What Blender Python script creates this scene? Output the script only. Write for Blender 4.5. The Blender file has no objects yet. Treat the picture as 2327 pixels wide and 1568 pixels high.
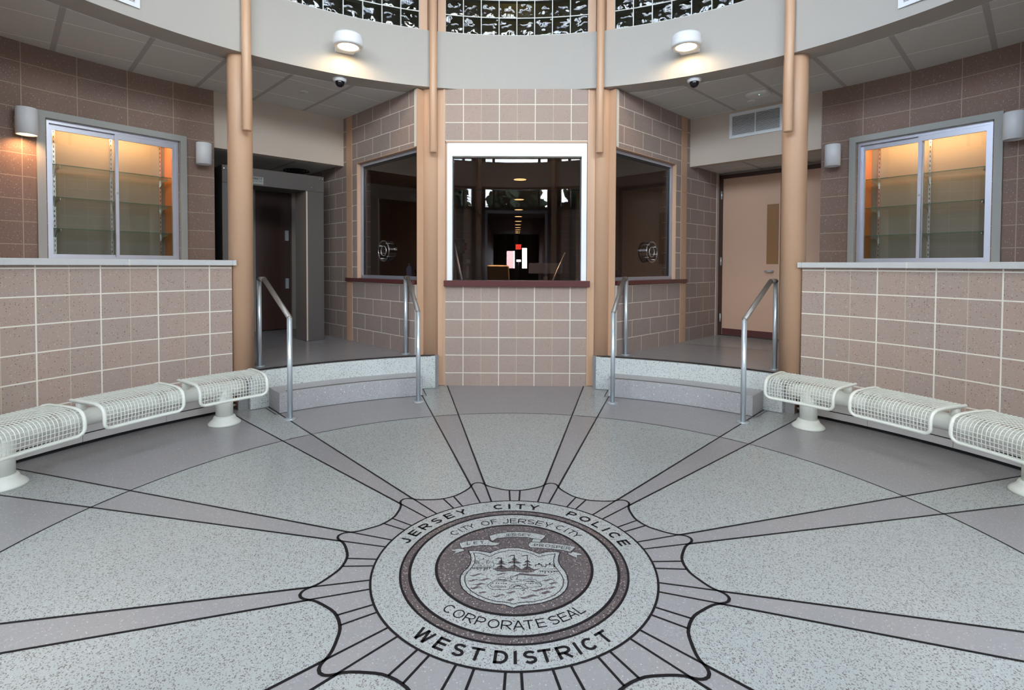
import bpy, bmesh, math, random
from math import sin, cos, pi, radians, degrees, hypot, atan2, sqrt
from mathutils import Vector, Matrix

random.seed(7)
scene = bpy.context.scene
COL = scene.collection
W, H = 2327, 1568

# ------------------------------------------------------------------ camera
def make_camera():
    f, cx, cy, cz = 1184.31, 0.0036, -2.3727, 1.3779
    yaw, pitch, roll, sy = 0.0079, -0.02388, 0.00396, -152.64
    R0 = Vector((cos(yaw), sin(yaw), 0)); F0 = Vector((-sin(yaw), cos(yaw), 0)); Z = Vector((0, 0, 1))
    F = F0 * cos(pitch) + Z * sin(pitch)
    U = -F0 * sin(pitch) + Z * cos(pitch)
    right = R0 * cos(roll) + U * sin(roll)
    up = U * cos(roll) - R0 * sin(roll)
    cd = bpy.data.cameras.new('camera')
    cd.sensor_fit = 'HORIZONTAL'; cd.sensor_width = 36.0
    cd.lens = f / W * 36.0
    cd.shift_y = sy / W
    cd.clip_start = 0.02; cd.clip_end = 300
    o = bpy.data.objects.new('camera', cd)
    m = Matrix.Identity(4)
    for i in range(3):
        m[i][0] = right[i]; m[i][1] = up[i]; m[i][2] = -F[i]; m[i][3] = (cx, cy, cz)[i]
    o.matrix_world = m
    COL.objects.link(o)
    scene.camera = o
make_camera()

# ------------------------------------------------------------------ sky, lights, exposure
EXPOSURE = 1.27
SKY = 10.0
scene.view_settings.view_transform = 'Standard'
scene.view_settings.look = 'None'
scene.view_settings.exposure = EXPOSURE
scene.view_settings.gamma = 1.0
scene.view_settings.use_curve_mapping = False

def make_world():
    w = bpy.data.worlds.new('overcast_sky'); scene.world = w
    w.use_nodes = True
    nt = w.node_tree; nt.nodes.clear()
    out = nt.nodes.new('ShaderNodeOutputWorld')
    bg = nt.nodes.new('ShaderNodeBackground')
    tc = nt.nodes.new('ShaderNodeTexCoord')
    no = nt.nodes.new('ShaderNodeTexNoise')
    no.inputs['Scale'].default_value = 3.0
    no.inputs['Detail'].default_value = 5.0
    cr = nt.nodes.new('ShaderNodeValToRGB')
    cr.color_ramp.elements[0].position = 0.35; cr.color_ramp.elements[0].color = (0.62, 0.76, 1.0, 1)
    cr.color_ramp.elements[1].position = 0.65; cr.color_ramp.elements[1].color = (1.0, 1.0, 1.0, 1)
    nt.links.new(tc.outputs['Generated'], no.inputs['Vector'])
    nt.links.new(no.outputs['Fac'], cr.inputs['Fac'])
    nt.links.new(cr.outputs['Color'], bg.inputs['Color'])
    bg.inputs['Strength'].default_value = SKY
    nt.links.new(bg.outputs['Background'], out.inputs['Surface'])
make_world()

def look_at(o, d):
    o.rotation_euler = Vector(d).to_track_quat('-Z', 'Y').to_euler()

def portal(loc, direction, sx, sz):
    l = bpy.data.lights.new('daylight_portal', 'AREA')
    l.shape = 'RECTANGLE'; l.size = sx; l.size_y = sz
    l.cycles.is_portal = True
    o = bpy.data.objects.new('daylight_portal', l)
    o.location = loc; look_at(o, direction)
    COL.objects.link(o)
for _a, _zl in ((90, None), (120, 0.62), (150, 2.83), (180, 0.22), (210, 2.83), (240, 0.62), (270, None)):
    _t = radians(_a)
    for _z0, _z1 in ((_zl, 3.36), (4.02, 5.9)):
        if _zl is None: continue
        portal((3.72 * sin(_t), 3.72 * cos(_t), (_z0 + _z1) / 2), (-sin(_t), -cos(_t), 0), 1.75, _z1 - _z0)

_l = bpy.data.lights.new('added_skylight_portal', 'AREA'); _l.shape = 'DISK'; _l.size = 1.74; _l.cycles.is_portal = True  # sampling portal of the added, unseen skylight
_o = bpy.data.objects.new('added_skylight_portal', _l); _o.location = (0, 0, 5.98); look_at(_o, (0, 0, -1)); COL.objects.link(_o)

def spot(loc, direction, power, angle, blend=0.6, color=(1.0, 0.62, 0.3), radius=0.04, name='lamp_light'):
    l = bpy.data.lights.new(name, 'SPOT'); l.energy = power; l.color = color
    l.spot_size = radians(angle); l.spot_blend = blend; l.shadow_soft_size = radius
    o = bpy.data.objects.new(name, l); o.location = loc; look_at(o, direction); COL.objects.link(o)
    return o

def area(loc, direction, sx, sy, power, color=(1.0, 0.7, 0.4), name='strip_light', spread=180):
    l = bpy.data.lights.new(name, 'AREA'); l.shape = 'RECTANGLE'; l.size = sx; l.size_y = sy
    l.energy = power; l.color = color
    o = bpy.data.objects.new(name, l); o.location = loc; look_at(o, direction); COL.objects.link(o)
    l.spread = radians(spread)
    return o

# ------------------------------------------------------------------ material helpers
MATS = {}
class NT:
    def __init__(s, name):
        s.m = bpy.data.materials.new(name); s.m.use_nodes = True
        s.t = s.m.node_tree; s.t.nodes.clear()
        s.out = s.t.nodes.new('ShaderNodeOutputMaterial')
    def n(s, typ, **kw):
        x = s.t.nodes.new('ShaderNode' + typ)
        for k, v in kw.items(): setattr(x, k, v)
        return x
    def l(s, a, b): s.t.links.new(a, b)
    def val(s, sock, v):
        if hasattr(v, 'links') or isinstance(v, bpy.types.NodeSocket): s.l(v, sock)
        else: sock.default_value = v
    def math(s, op, a, b=None, clamp=False):
        x = s.n('Math', operation=op); x.use_clamp = clamp
        s.val(x.inputs[0], a)
        if b is not None: s.val(x.inputs[1], b)
        return x.outputs[0]
    def mix(s, fac, a, b):
        x = s.n('Mix', data_type='RGBA')
        s.val(x.inputs[0], fac)
        s.val(x.inputs[6], a if not isinstance(a, tuple) else rgba(a))
        s.val(x.inputs[7], b if not isinstance(b, tuple) else rgba(b))
        return x.outputs[2]
    def bsdf(s, color, rough=0.5, metal=0.0, spec=0.5, bump=None, bump_d=0.002):
        b = s.n('BsdfPrincipled')
        s.val(b.inputs['Base Color'], rgba(color) if isinstance(color, tuple) else color)
        s.val(b.inputs['Roughness'], rough)
        b.inputs['Metallic'].default_value = metal
        b.inputs['Specular IOR Level'].default_value = spec
        if bump is not None:
            bp = s.n('Bump'); bp.inputs['Strength'].default_value = 1.0
            bp.inputs['Distance'].default_value = bump_d
            s.l(bump, bp.inputs['Height']); s.l(bp.outputs['Normal'], b.inputs['Normal'])
        s.l(b.outputs[0], s.out.inputs['Surface'])
        return b
    def coord(s, kind='Object'):
        return s.n('TexCoord').outputs[kind]
    def speck(s, vec, scale, density, size, off=0.0):
        mp = s.n('Mapping'); mp.inputs['Location'].default_value = (off, off * 1.7, off * 0.3)
        s.l(vec, mp.inputs['Vector'])
        v = s.n('TexVoronoi'); v.inputs['Scale'].default_value = scale
        s.l(mp.outputs[0], v.inputs['Vector'])
        sp = s.n('SeparateColor'); s.l(v.outputs['Color'], sp.inputs[0])
        a = s.math('LESS_THAN', sp.outputs[0], density)
        b = s.math('LESS_THAN', v.outputs['Distance'], s.math('MULTIPLY', sp.outputs[1], size * 2))
        return s.math('MULTIPLY', a, b)
    def noise(s, vec, scale, detail=3.0):
        n = s.n('TexNoise'); n.inputs['Scale'].default_value = scale; n.inputs['Detail'].default_value = detail
        s.l(vec, n.inputs['Vector']); return n.outputs['Fac']

def rgba(c): return (c[0], c[1], c[2], 1.0)

def simple(name, color, rough=0.5, metal=0.0, spec=0.5, var=0.04, vscale=6.0):
    if name in MATS: return MATS[name]
    t = NT(name); vec = t.coord()
    nz = t.noise(vec, vscale)
    lo = tuple(c * (1 - var) for c in color); hi = tuple(min(1, c * (1 + var)) for c in color)
    t.bsdf(t.mix(nz, lo, hi), rough, metal, spec)
    MATS[name] = t.m; return t.m

def emit(name, color, strength):
    if name in MATS: return MATS[name]
    t = NT(name); e = t.n('Emission'); e.inputs[0].default_value = rgba(color); e.inputs[1].default_value = strength
    t.l(e.outputs[0], t.out.inputs['Surface']); MATS[name] = t.m; return t.m

def terrazzo(name, base, chips, rough=0.18, cloud=0.05):
    t = NT(name); vec = t.coord()
    nz = t.noise(vec, 2.5, 4.0)
    c = t.mix(nz, tuple(x * (1 - cloud) for x in base), tuple(x * (1 + cloud) for x in base))
    for i, (col, scale, dens, size) in enumerate(chips):
        c = t.mix(t.speck(vec, scale, dens, size, 3.1 * i + 0.7), c, col)
    rn = t.noise(vec, 9.0, 3.0)
    t.bsdf(c, t.math('ADD', t.math('MULTIPLY', rn, 0.12), rough), 0, 0.5)
    MATS[name] = t.m; return t.m

def block(name, c1, c2, bond, mortar=(0.78, 0.73, 0.64), mortar2=(0.53, 0.44, 0.34)):
    """ground-face masonry in UV metres; bond: 'score' = 16 in blocks scored at 8 in, 'stack' = 16 in stacked, 'run' = running bond"""
    t = NT(name); uv = t.coord('UV'); vec = t.coord()
    def brick(w, ms, off):
        b = t.n('TexBrick'); b.offset = off; b.offset_frequency = 2; b.squash = 1.0
        b.inputs['Color1'].default_value = rgba(c1); b.inputs['Color2'].default_value = rgba(c2)
        b.inputs['Mortar'].default_value = (0, 0, 0, 1)
        b.inputs['Scale'].default_value = 1.0; b.inputs['Mortar Size'].default_value = ms
        b.inputs['Mortar Smooth'].default_value = 0.15; b.inputs['Bias'].default_value = 0.0
        b.inputs['Brick Width'].default_value = w; b.inputs['Row Height'].default_value = 0.2032
        t.l(uv, b.inputs['Vector']); return b
    main = brick(0.4064 if bond != 'score' else 0.2032, 0.0036 if bond == 'score' else 0.0042, 0.5 if bond == 'run' else 0.0)
    fine = brick(0.4064, 0.0055, 0.0) if bond == 'score' else None
    col = brick(0.4064 if bond != 'score' else 0.2032, 0.0, 0.5 if bond == 'run' else 0.0).outputs['Color']
    nz = t.noise(vec, 9.0, 6.0)
    col = t.mix(t.math('MULTIPLY', nz, 0.5), col, tuple(x * 0.8 for x in c1))
    fine_n = t.noise(vec, 140.0, 2.0)
    col = t.mix(t.math('MULTIPLY', fine_n, 0.25), col, tuple(x * 1.25 for x in c2))
    col = t.mix(t.speck(vec, 120.0, 0.16, 0.22, 1.3), col, (0.15, 0.09, 0.075))
    col = t.mix(t.speck(vec, 150.0, 0.13, 0.22, 5.1), col, (0.62, 0.56, 0.49))
    col = t.mix(t.speck(vec, 90.0, 0.12, 0.2, 8.9), col, (0.28, 0.17, 0.13))
    fac = main.outputs['Fac']
    col = t.mix(fac, col, mortar2 if fine else mortar)
    if fine:
        col = t.mix(fine.outputs['Fac'], col, mortar)
        fac = t.math('MAXIMUM', fac, fine.outputs['Fac'])
    t.bsdf(col, 0.62, 0, 0.35, bump=fac, bump_d=0.0012)
    MATS[name] = t.m; return t.m

def thin_glass(name, tint, refl=1.0, rough=0.0, wave=0.0):
    t = NT(name)
    tr = t.n('BsdfTransparent'); tr.inputs[0].default_value = rgba(tint)
    gl = t.n('BsdfGlossy'); gl.inputs['Roughness'].default_value = rough
    gl.inputs[0].default_value = (1, 1, 1, 1)
    fr = t.n('LayerWeight'); fr.inputs['Blend'].default_value = 0.5
    if wave:
        vec = t.coord(); nz = t.noise(vec, 13.0, 0.5)
        bp = t.n('Bump'); bp.inputs['Strength'].default_value = 1.0; bp.inputs['Distance'].default_value = wave
        t.l(nz, bp.inputs['Height']); t.l(bp.outputs[0], gl.inputs['Normal']); t.l(bp.outputs[0], fr.inputs['Normal'])
    if wave:
        rf = t.n('BsdfRefraction'); rf.inputs[0].default_value = rgba(tint); rf.inputs['IOR'].default_value = 1.12; rf.inputs['Roughness'].default_value = 0.06
        t.l(bp.outputs[0], rf.inputs['Normal']); tr = rf
    mx = t.n('MixShader')
    sch = t.math('ADD', t.math('MULTIPLY', t.math('POWER', fr.outputs['Facing'], 5.0), 0.9), 0.042)     # Schlick, same from both faces
    t.l(t.math('MULTIPLY', sch, refl, clamp=True), mx.inputs[0])
    t.l(tr.outputs[0], mx.inputs[1]); t.l(gl.outputs[0], mx.inputs[2])
    t.l(mx.outputs[0], t.out.inputs['Surface'])
    MATS[name] = t.m; return t.m

def ceiling_mat():
    t = NT('acoustic_tile'); uv = t.n('SeparateXYZ'); t.l(t.coord('UV'), uv.inputs[0])
    vec = t.coord()
    def line(c, period, off, width):
        x = t.math('ADD', t.math('DIVIDE', t.math('SUBTRACT', c, off), period), 0.5)
        x = t.math('ABSOLUTE', t.math('SUBTRACT', t.math('FRACT', x), 0.5))
        return t.math('LESS_THAN', x, width / 2 / period)
    c = t.mix(t.noise(vec, 60.0, 3.0), (0.60, 0.59, 0.56), (0.68, 0.67, 0.64))
    c = t.mix(line(uv.outputs[1], 0.6096, 4.0, 0.012), c, (0.95, 0.94, 0.90))
    c = t.mix(line(uv.outputs[0], 0.6096, -0.075, 0.042), c, (0.46, 0.44, 0.425))
    t.bsdf(c, 0.9, 0, 0.2); MATS['acoustic_tile'] = t.m; return t.m

# ------------------------------------------------------------------ mesh helpers
def P(R, az, z, s=1):
    a = radians(az) * s
    return (R * sin(a), R * cos(a), z)
def Q(a, b, z, s=1):
    """alcove frame: a along the header, b outward; s=-1 detector side, s=1 door side"""
    return (s * (b - a) / sqrt(2), (a + b) / sqrt(2), z)

class MB:
    def __init__(s): s.v = []; s.f = []; s.sm = []
    def add(s, verts, faces, smooth=False):
        k = len(s.v); s.v += [tuple(x) for x in verts]
        for f in faces: s.f.append(tuple(i + k for i in f)); s.sm.append(smooth)
        return s
    def poly(s, pts): return s.add(pts, [tuple(range(len(pts)))])
    def box(s, x0, x1, y0, y1, z0, z1):
        v = [(x, y, z) for x in (x0, x1) for y in (y0, y1) for z in (z0, z1)]
        return s.hexa(v)
    def hexa(s, v):
        # v index = 4*i+2*j+k
        return s.add(v, [(0, 1, 3, 2), (4, 6, 7, 5), (0, 4, 5, 1), (2, 3, 7, 6), (0, 2, 6, 4), (1, 5, 7, 3)])
    def obox(s, o, ux, uy, uz):
        o, ux, uy, uz = map(Vector, (o, ux, uy, uz))
        return s.hexa([o + ux * i + uy * j + uz * k for i in (0, 1) for j in (0, 1) for k in (0, 1)])
    def qbox(s, a0, a1, b0, b1, z0, z1, side):
        return s.hexa([Q(a, b, z, side) for a in (a0, a1) for b in (b0, b1) for z in (z0, z1)])
    def arc(s, R0, R1, az0, az1, z0, z1, side=1, step=1.5):
        n = max(1, int(abs(az1 - az0) / step + 0.5)); k = []
        vs = []
        for i in range(n + 1):
            a = az0 + (az1 - az0) * i / n
            vs += [P(R0, a, z0, side), P(R1, a, z0, side), P(R1, a, z1, side), P(R0, a, z1, side)]
        fs = []
        full = abs(abs(az1 - az0) - 360) < 1e-6
        for i in range(n):
            for j in range(4):
                fs.append((i * 4 + j, i * 4 + (j + 1) % 4, i * 4 + 4 + (j + 1) % 4, i * 4 + 4 + j))
        if not full: fs += [(0, 1, 2, 3), (n * 4 + 3, n * 4 + 2, n * 4 + 1, n * 4)]
        return s.add(vs, fs)
    def lathe(s, prof, c=(0, 0, 0), n=32, axis='z', smooth=True, cap=True):
        vs = []; fs = []
        for r, h in prof:
            for i in range(n):
                t = 2 * pi * i / n
                vs.append((c[0] + r * cos(t), c[1] + r * sin(t), c[2] + h))
        m = len(prof)
        for j in range(m - 1):
            for i in range(n):
                fs.append((j * n + i, j * n + (i + 1) % n, (j + 1) * n + (i + 1) % n, (j + 1) * n + i))
        s.add(vs, fs, smooth)
        if cap:
            k = len(s.v) - len(vs)
            s.f.append(tuple(k + i for i in range(n))[::-1]); s.sm.append(False)
            s.f.append(tuple(k + (m - 1) * n + i for i in range(n))); s.sm.append(False)
        return s
    def tube(s, path, r, n=10, closed=False, cap=True):
        pts = [Vector(p) for p in path]; m = len(pts); vs = []; fs = []
        up = None
        for i in range(m):
            if closed: d = pts[(i + 1) % m] - pts[i - 1]
            else: d = pts[min(i + 1, m - 1)] - pts[max(i - 1, 0)]
            d.normalize()
            if up is None:
                up = Vector((0, 0, 1)) if abs(d.z) < 0.9 else Vector((1, 0, 0))
            x = up.cross(d)
            if x.length < 1e-4: x = Vector((1, 0, 0)).cross(d)
            x.normalize(); y = d.cross(x).normalized(); up = y
            rr = r
            if 0 < i < m - 1 or closed:
                d0 = (pts[i] - pts[i - 1]).normalized(); d1 = (pts[(i + 1) % m] - pts[i]).normalized()
                c = max(0.5, sqrt(max(0.0, (1 + d0.dot(d1)) / 2)))
                rr = r / c
            for k in range(n):
                t = 2 * pi * k / n
                vs.append(pts[i] + x * (rr * cos(t)) + y * (rr * sin(t)))
        for i in range(m if closed else m - 1):
            for k in range(n):
                j = (i + 1) % m
                fs.append((i * n + k, i * n + (k + 1) % n, j * n + (k + 1) % n, j * n + k))
        k0 = len(s.v); s.add(vs, fs, True)
        if cap and not closed:
            s.f.append(tuple(k0 + k for k in range(n))[::-1]); s.sm.append(False)
            s.f.append(tuple(k0 + (m - 1) * n + k for k in range(n))); s.sm.append(False)
        return s
    def build(s, name, mat, parent=None, uv=None, recalc=True, bevel=0.0):
        me = bpy.data.meshes.new(name)
        me.from_pydata(s.v, [], s.f)
        me.polygons.foreach_set('use_smooth', s.sm)
        if recalc or bevel:
            bm = bmesh.new(); bm.from_mesh(me)
            if recalc: bmesh.ops.recalc_face_normals(bm, faces=bm.faces)
            if bevel:
                es = [e for e in bm.edges if len(e.link_faces) == 2 and e.calc_face_angle(0) > 0.6]
                bmesh.ops.bevel(bm, geom=es, offset=bevel, segments=2, profile=0.5, affect='EDGES')
            bm.to_mesh(me); bm.free()
        if uv:
            ul = me.uv_layers.new(name='uv')
            for lp in me.loops:
                ul.data[lp.index].uv = uv(me.vertices[lp.vertex_index].co)
        me.materials.append(mat)
        o = bpy.data.objects.new(name, me); COL.objects.link(o)
        if parent:
            o.parent = parent
            if parent_world(parent).length > 0:
                me.transform(Matrix.Translation(-parent_world(parent)))
        return o

def parent_world(p):
    v = Vector(p.location)
    while p.parent: p = p.parent; v += Vector(p.location)
    return v

def tag(o, label=None, cat=None, group=None, kind=None):
    if label: o['label'] = label
    if cat: o['category'] = cat
    if group: o['group'] = group
    if kind: o['kind'] = kind
    return o
def struct(o, label=None): o['kind'] = 'structure'; return o
def thing(name, label, cat, loc=(0, 0, 0), group=None):
    o = bpy.data.objects.new(name, None); o.empty_display_size = 0.05; o.location = loc
    COL.objects.link(o); return tag(o, label, cat, group)
def empty_structure(name):
    o = bpy.data.objects.new(name, None); o.empty_display_size = 0.05; COL.objects.link(o); o['kind'] = 'structure'; return o

# ------------------------------------------------------------------ materials
M = {}
M['light'] = terrazzo('terrazzo_light', (0.36, 0.375, 0.366), [((0.16, 0.14, 0.14), 130, 0.50, 0.25), ((0.23, 0.212, 0.21), 165, 0.50, 0.27), ((0.19, 0.165, 0.16), 210, 0.40, 0.27), ((0.42, 0.435, 0.428), 110, 0.15, 0.25)], cloud=0.03)
M['mauve'] = terrazzo('terrazzo_mauve', (0.28, 0.268, 0.272), [((0.33, 0.315, 0.32), 120, 0.30, 0.3), ((0.47, 0.455, 0.46), 150, 0.09, 0.22), ((0.25, 0.237, 0.237), 140, 0.2, 0.26)], rough=0.17, cloud=0.04)
M['dark'] = terrazzo('terrazzo_plum', (0.095, 0.078, 0.08), [((0.19, 0.15, 0.145), 95, 0.35, 0.3), ((0.42, 0.40, 0.395), 170, 0.24, 0.24), ((0.055, 0.045, 0.045), 110, 0.25, 0.3), ((0.26, 0.19, 0.12), 110, 0.06, 0.22)])
M['riser'] = terrazzo('terrazzo_riser', (0.62, 0.65, 0.635), [((0.12, 0.15, 0.15), 140, 0.36, 0.26), ((0.33, 0.32, 0.30), 115, 0.30, 0.28)], rough=0.4)
M['step'] = terrazzo('terrazzo_step', (0.40, 0.39, 0.40), [((0.52, 0.52, 0.53), 100, 0.3, 0.3), ((0.72, 0.72, 0.72), 70, 0.08, 0.22), ((0.30, 0.28, 0.28), 110, 0.2, 0.3)], rough=0.35)
M['black'] = simple('black_divider', (0.008, 0.007, 0.009), 0.45, 0, 0.25)
M['strip'] = simple('grey_tread_strip', (0.13, 0.12, 0.12), 0.6)
M['score'] = block('block_scored', (0.435, 0.318, 0.262), (0.385, 0.30, 0.26), 'score')
M['stack'] = block('block_stacked_shaded', (0.265, 0.172, 0.133), (0.235, 0.165, 0.135), 'stack', mortar=(0.42, 0.33, 0.25))  # same block, colour darkened and browned for recess shade and warm bounce
M['run'] = block('block_running', (0.37, 0.275, 0.24), (0.32, 0.26, 0.235), 'run')
M['beam'] = simple('beam_paint', (0.43, 0.405, 0.37), 0.55, var=0.02, vscale=1.5)
M['tan'] = simple('tan_enamel', (0.62, 0.39, 0.25), 0.38, var=0.03, vscale=2)
M['tanblock'] = simple('tan_painted_block', (0.60, 0.38, 0.25), 0.5, var=0.03)
M['beige'] = simple('beige_wall', (0.58, 0.49, 0.41), 0.6, var=0.02)
M['tile'] = ceiling_mat()
M['cream'] = simple('cream_enamel', (0.76, 0.77, 0.70), 0.3, var=0.02)
M['cover'] = simple('heater_enamel', (0.62, 0.585, 0.56), 0.4, var=0.02)
M['stone'] = simple('grey_stone_ledge', (0.56, 0.56, 0.55), 0.4, var=0.04, vscale=20)
M['alu'] = simple('clear_anodised_aluminium', (0.52, 0.53, 0.60), 0.35, 0.6)
M['casing'] = simple('grey_green_casing', (0.36, 0.365, 0.34), 0.5)
M['steel'] = simple('brushed_steel', (0.60, 0.655, 0.70), 0.33, 0.65)
M['rail'] = simple('brushed_rail_top', (0.30, 0.28, 0.26), 0.4, 0.6)
M['white'] = simple('white_enamel', (0.80, 0.82, 0.85), 0.4, var=0.01)
M['whiteframe'] = simple('bright_white_frame', (0.93, 0.97, 0.98), 0.35, var=0.01)
M['sill'] = simple('oxblood_sill', (0.115, 0.035, 0.033), 0.3)
M['brown'] = simple('dark_brown_frame', (0.06, 0.025, 0.018), 0.4)
M['door'] = simple('peach_door', (0.66, 0.42, 0.29), 0.45, var=0.02)
M['ochre'] = simple('ochre_panel', (0.30, 0.14, 0.045), 0.4)
M['detector'] = simple('detector_grey', (0.098, 0.085, 0.078), 0.5)
M['detectorlight'] = simple('detector_taupe', (0.30, 0.25, 0.22), 0.5)
M['linen'] = simple('linen_backing', (0.20, 0.18, 0.155), 0.8, var=0.06, vscale=40)
M['caseside'] = simple('tan_side_warm_lit', (0.45, 0.17, 0.06), 0.5)  # tan panel, the case lamp's warm light painted in as orange
M['chrome'] = simple('bright_metal', (0.6, 0.6, 0.6), 0.25, 0.9)
M['dome'] = simple('black_dome', (0.008, 0.008, 0.01), 0.08)
M['darkslot'] = simple('dark_slot', (0.01, 0.009, 0.009), 0.8)
M['copper'] = simple('old_copper', (0.28, 0.10, 0.05), 0.4, 0.7)
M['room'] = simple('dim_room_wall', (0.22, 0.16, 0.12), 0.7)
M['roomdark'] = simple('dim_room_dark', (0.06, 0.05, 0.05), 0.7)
M['roof'] = simple('roof_white', (0.7, 0.7, 0.68), 0.8)
M['grout'] = simple('white_grout', (0.72, 0.73, 0.70), 0.6)
M['plastic'] = simple('lilac_plastic', (0.55, 0.54, 0.80), 0.4)
M['blackplastic'] = simple('black_plastic', (0.02, 0.02, 0.022), 0.35)
M['shelfglass'] = thin_glass('green_edge_glass', (0.86, 0.93, 0.89), 1.0)
M['shelfedge'] = simple('glass_green_edge', (0.05, 0.14, 0.10), 0.15)
M['pane'] = thin_glass('clear_glass', (0.93, 0.95, 0.94), 0.9)
M['office'] = thin_glass('tinted_security_glass', (0.58, 0.56, 0.56), 1.0)
M['gblock'] = thin_glass('glass_block', (0.26, 0.30, 0.22), 1.2, 0.015, wave=0.009)
M['acrylic'] = thin_glass('clear_acrylic', (0.72, 0.72, 0.74), 4.0)
M['leaf'] = simple('dark_foliage', (0.02, 0.035, 0.015), 0.8)
M['bark'] = simple('bark', (0.05, 0.04, 0.03), 0.9)
M['ground'] = simple('outdoor_ground', (0.07, 0.07, 0.07), 0.9)
M['glow'] = emit('lamp_glow', (1.0, 0.80, 0.45), 6.0)
M['canlight'] = emit('can_light_glow', (1.0, 0.62, 0.25), 1.6)
M['exit'] = emit('exit_red', (0.9, 0.06, 0.04), 1.2)
M['led'] = emit('green_led', (0.2, 1.0, 0.4), 3.0)
M['ap'] = simple('access_point_white', (0.72, 0.72, 0.71), 0.5)
M['cup'] = simple('dusky_cup', (0.42, 0.29, 0.29), 0.5)

CASE_W, SCONCE_W, BEAM_W = 5.5, 6.0, 5.0

# ================================================================== SETTING
RC = 3.77            # columns
RB0, RB1 = 3.62, 3.90
ZB0, ZB1 = 3.366, 3.99
ZC = 3.36            # alcove ceiling
ZR = 0.357           # raised alcove floor
RO = 2.454           # outer floor circle
SIDES = ((-1, 'left'), (1, 'right'))
A_W = 1.697          # window wall line in alcove frame
A_U = 0.106          # end of upper wall in alcove frame
D_H = 5.03           # header plane
UVID = lambda co: (0, 0)

# ---- floor
def disc(R, z, n=96): return [(R * sin(2 * pi * i / n), R * cos(2 * pi * i / n), z) for i in range(n)]
m = MB(); m.poly(disc(3.95, 0, 128)[::-1])
floor = m.build('floor', M['mauve'], recalc=False); struct(floor)
for p in floor.data.polygons: pass
if floor.data.polygons[0].normal.z < 0:
    floor.data.flip_normals()

def flat(polys, name, mat, z, parent):
    mb = MB()
    for p in polys: mb.poly([(x, y, z) for x, y in p])
    o = mb.build(name, mat, parent, recalc=False)
    for pl in o.data.polygons:
        if pl.normal.z < 0: pl.flip()
    return o
def p2(R, az): return (R * sin(radians(az)), R * cos(radians(az)))
def spoke_w(r): return 0.0331 + (r - 0.646) * 0.045
def spoke_az(r): return degrees(math.asin(spoke_w(r) / r))
SP = [15 + 30 * k for k in range(12)]

wedges = []; outer = []
for c in SP:
    a0 = c; a1 = c + 30
    pts = [p2(r, a0 + spoke_az(r)) for r in (0.70, RO)]
    n = 14; b0 = a0 + spoke_az(RO); b1 = a1 - spoke_az(RO)
    pts += [p2(RO, b0 + (b1 - b0) * i / n) for i in range(1, n)]
    pts += [p2(r, a1 - spoke_az(r)) for r in (RO, 0.70)]
    wedges.append(pts)
    w = spoke_az(RO)
    pts = [p2(RO, c - w + 2 * w * i / 4) for i in range(5)]
    pts += [p2(3.9, c + spoke_az(3.9)), p2(3.9, c - spoke_az(3.9))]
    outer.append(pts)
flat(wedges, 'light_panel', M['light'], 0.0003, floor)
flat(outer, 'light_band', M['light'], 0.0003, floor)

def strip(pts, w, closed=False):
    """flat quads along a polyline, mitred"""
    n = len(pts); L = []; R = []
    for i in range(n):
        p = Vector(pts[i])
        a = Vector(pts[i - 1]) if (i > 0 or closed) else None
        b = Vector(pts[(i + 1) % n]) if (i < n - 1 or closed) else None
        d0 = (p - a).normalized() if a is not None else (b - p).normalized()
        d1 = (b - p).normalized() if b is not None else d0
        t = (d0 + d1)
        t = t.normalized() if t.length > 1e-6 else d0
        nrm = Vector((-t.y, t.x)); k = max(0.5, nrm.dot(Vector((-d0.y, d0.x))))
        L.append(tuple(p + nrm * (w / 2 / k))); R.append(tuple(p - nrm * (w / 2 / k)))
    out = []
    for i in range(n if closed else n - 1):
        j = (i + 1) % n
        out.append([R[i], R[j], L[j], L[i]])
    return out

lines = []
for c in SP:
    for sg in (-1, 1):
        lines += strip([p2(0.88, c + sg * spoke_az(0.88)), p2(3.9, c + sg * spoke_az(3.9))], 0.0125)
lines += strip([p2(RO, 2 * i) for i in range(180)], 0.011, True)
flat(lines, 'divider_strip', M['black'], 0.0009, floor)

# ---- raised alcove floors + entrance surround floor
for s, sd in SIDES:
    m = MB(); m.arc(3.60, 5.0, 14.0, 46.4, 0, ZR, s)
    f = m.build('floor_alcove_' + sd, M['mauve']); struct(f)
    m = MB()
    m.hexa([Q(a, b, z, s) for a in (-0.9, 1.75) for b in (4.2, 8.2) for z in (0, ZR - 0.0005)])
    g = m.build('passage_slab', M['light'] if s > 0 else M['mauve'], f)
    # divider lines lying in the raised floor
    ls = strip([p2(5.0, s * a) for a in range(24, 45, 2)], 0.012) + strip([p2(3.70, s * a) for a in range(16, 46, 2)], 0.009)
    flat(ls, 'divider_strip', M['black'], ZR + 0.0006, f)

# ---- ceilings
for s, sd in SIDES:
    m = MB(); m.arc(RB1 - 0.006, 5.6, 14.0, 77.0, ZC, ZC + 0.06, s)
    uvf = lambda co, s=s: ((s * co.x * -1 + co.y) / sqrt(2), (s * co.x + co.y) / sqrt(2))
    if s > 0: uvg = lambda co, f=uvf: (f(co)[0] + 0.05, f(co)[1] - 0.40)
    else: uvg = uvf
    c = m.build('ceiling_alcove_' + sd, M['tile'], uv=uvg); struct(c)
    m = MB(); m.qbox(-0.09, 1.75, D_H + 0.02, 8.0, 2.745, 2.80, s)
    c = m.build('ceiling_passage_' + sd, M['tile'], uv=uvg); struct(c)

# ---- circular beam
m = MB(); m.arc(RB0, RB1, 0, 360, ZB0, ZB1, 1, 2.0)
beam = m.build('ring_beam', M['beam']); struct(beam)

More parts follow.
